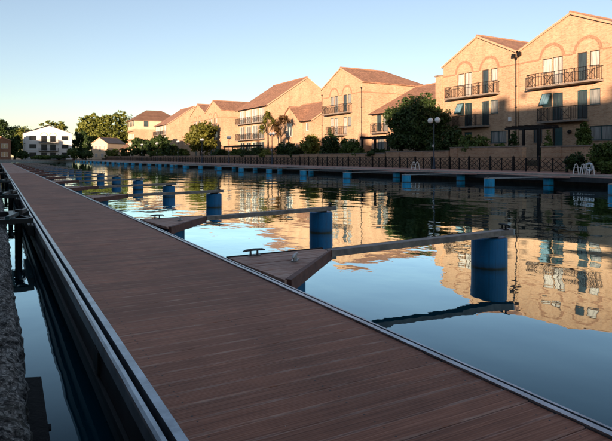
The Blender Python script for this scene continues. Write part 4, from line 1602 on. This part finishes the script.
far_tree('tall yellow-lit tree rising behind the small pale house', 76, 122, 113, 150, 232, 14000, 0.42, 'leaf_olive', 41)
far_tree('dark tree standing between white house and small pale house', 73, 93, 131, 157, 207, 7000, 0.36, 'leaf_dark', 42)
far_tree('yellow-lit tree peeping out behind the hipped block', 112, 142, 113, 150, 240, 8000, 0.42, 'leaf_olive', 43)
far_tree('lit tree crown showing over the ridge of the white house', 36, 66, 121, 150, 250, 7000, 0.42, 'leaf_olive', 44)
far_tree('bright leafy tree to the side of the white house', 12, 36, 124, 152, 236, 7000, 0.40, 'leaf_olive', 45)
far_tree('tall dark tree behind the red brick house', -14, 17, 119, 154, 230, 10000, 0.42, 'leaf_dark', 46)
far_tree('dark spreading tree before the white house on the bank', 6, 23, 136, 158, 189, 6000, 0.34, 'leaf_dark', 47)
far_tree('round olive tree on the bank at the end of the basin', 67, 80, 147, 160, 186, 3500, 0.25, 'leaf_mid', 48)
for i, (a, b, y0, X, mat, lab) in enumerate((
        (118, 136, 147, 34.0, 'leaf_dark', 'dark bush below the hipped block'),
        (104, 120, 149, 33.6, 'leaf_mid', 'mid green bush below the small annex'),
        (92, 106, 150, 33.6, 'leaf_dark', 'dark bush below the small pale house'),
        (176, 190, 149, 33.6, 'leaf_mid', 'mid green bush under the yellow-green tree'),
        (212, 228, 149, 33.8, 'leaf_dark', 'dark bush right of the yellow-green tree'))):
    auto_shrub(lab, a, b, y0, X, 3500, 0.22, mat, 60 + i)
for i, (a, b, y0, D_, mat, lab) in enumerate((
        (14, 30, 151, 187, 'leaf_dark', 'dark hedge on the bank before the white house'),
        (32, 52, 156, 187, 'leaf_mid', 'low green hedge under the black balconies'),
        (50, 68, 155.5, 187, 'leaf_dark', 'low dark hedge at the foot of the white house'),
        (77, 94, 150, 187, 'leaf_dark', 'dark hedge on the bank by the small pale house'))):
    far_tree(lab, a, b, y0, 158.5, D_, 3500, 0.3, mat, 80 + i, name='hedge', cat='hedge')

for i, (a, b, y0, X, mat, lab) in enumerate((
        (352, 366, 147, 33.0, 'leaf_mid', 'small green bush at the pergola foot of the pale gable house'),
        (286, 304, 146, 33.1, 'leaf_dark', 'dark bush spilling over the wall before the low cottage'),
        (258, 276, 149, 33.0, 'leaf_olive', 'yellowish low bush at the palm trunks'),
        (238, 256, 150, 33.0, 'leaf_dark', 'low dark bush before the black pergola of the balconied house'),
        (366, 392, 149, 33.1, 'leaf_dark', 'low dark bush below the black pergola beams'),
        (424, 446, 138, 33.6, 'leaf_dark', 'dark leafy bush under the big dark tree'),
        (490, 506, 144, 33.0, 'leaf_mid', 'low green bush before the ground-floor window by the steps'),
        (598, 618, 143, 33.4, 'leaf_dark', 'dark bush above the garden wall below the wide window'))):
    auto_shrub(lab, a, b, y0, X, 4000, 0.11, mat, 120 + i)

# unseen quay trees, added to break up the shadow edge on the houses
for i, (x, y, h) in enumerate(((-4.6, -29.0, 13.6), (-4.8, -21, 12.9), (-4.4, -12, 13.6), (-4.6, -4, 11.6), (-4.7, 14, 10.2), (-4.7, 30, 9.6))):
    tree('shade_caster_tree', 'slender unseen tree added on the near quay to dapple the evening shade', x, y, 0.40, 4.6, 4.6, 4.0, h, 3000, 0.16, 'leaf_mid', 'tree', 'added shade trees on the near quay', 200 + i, 0.16)
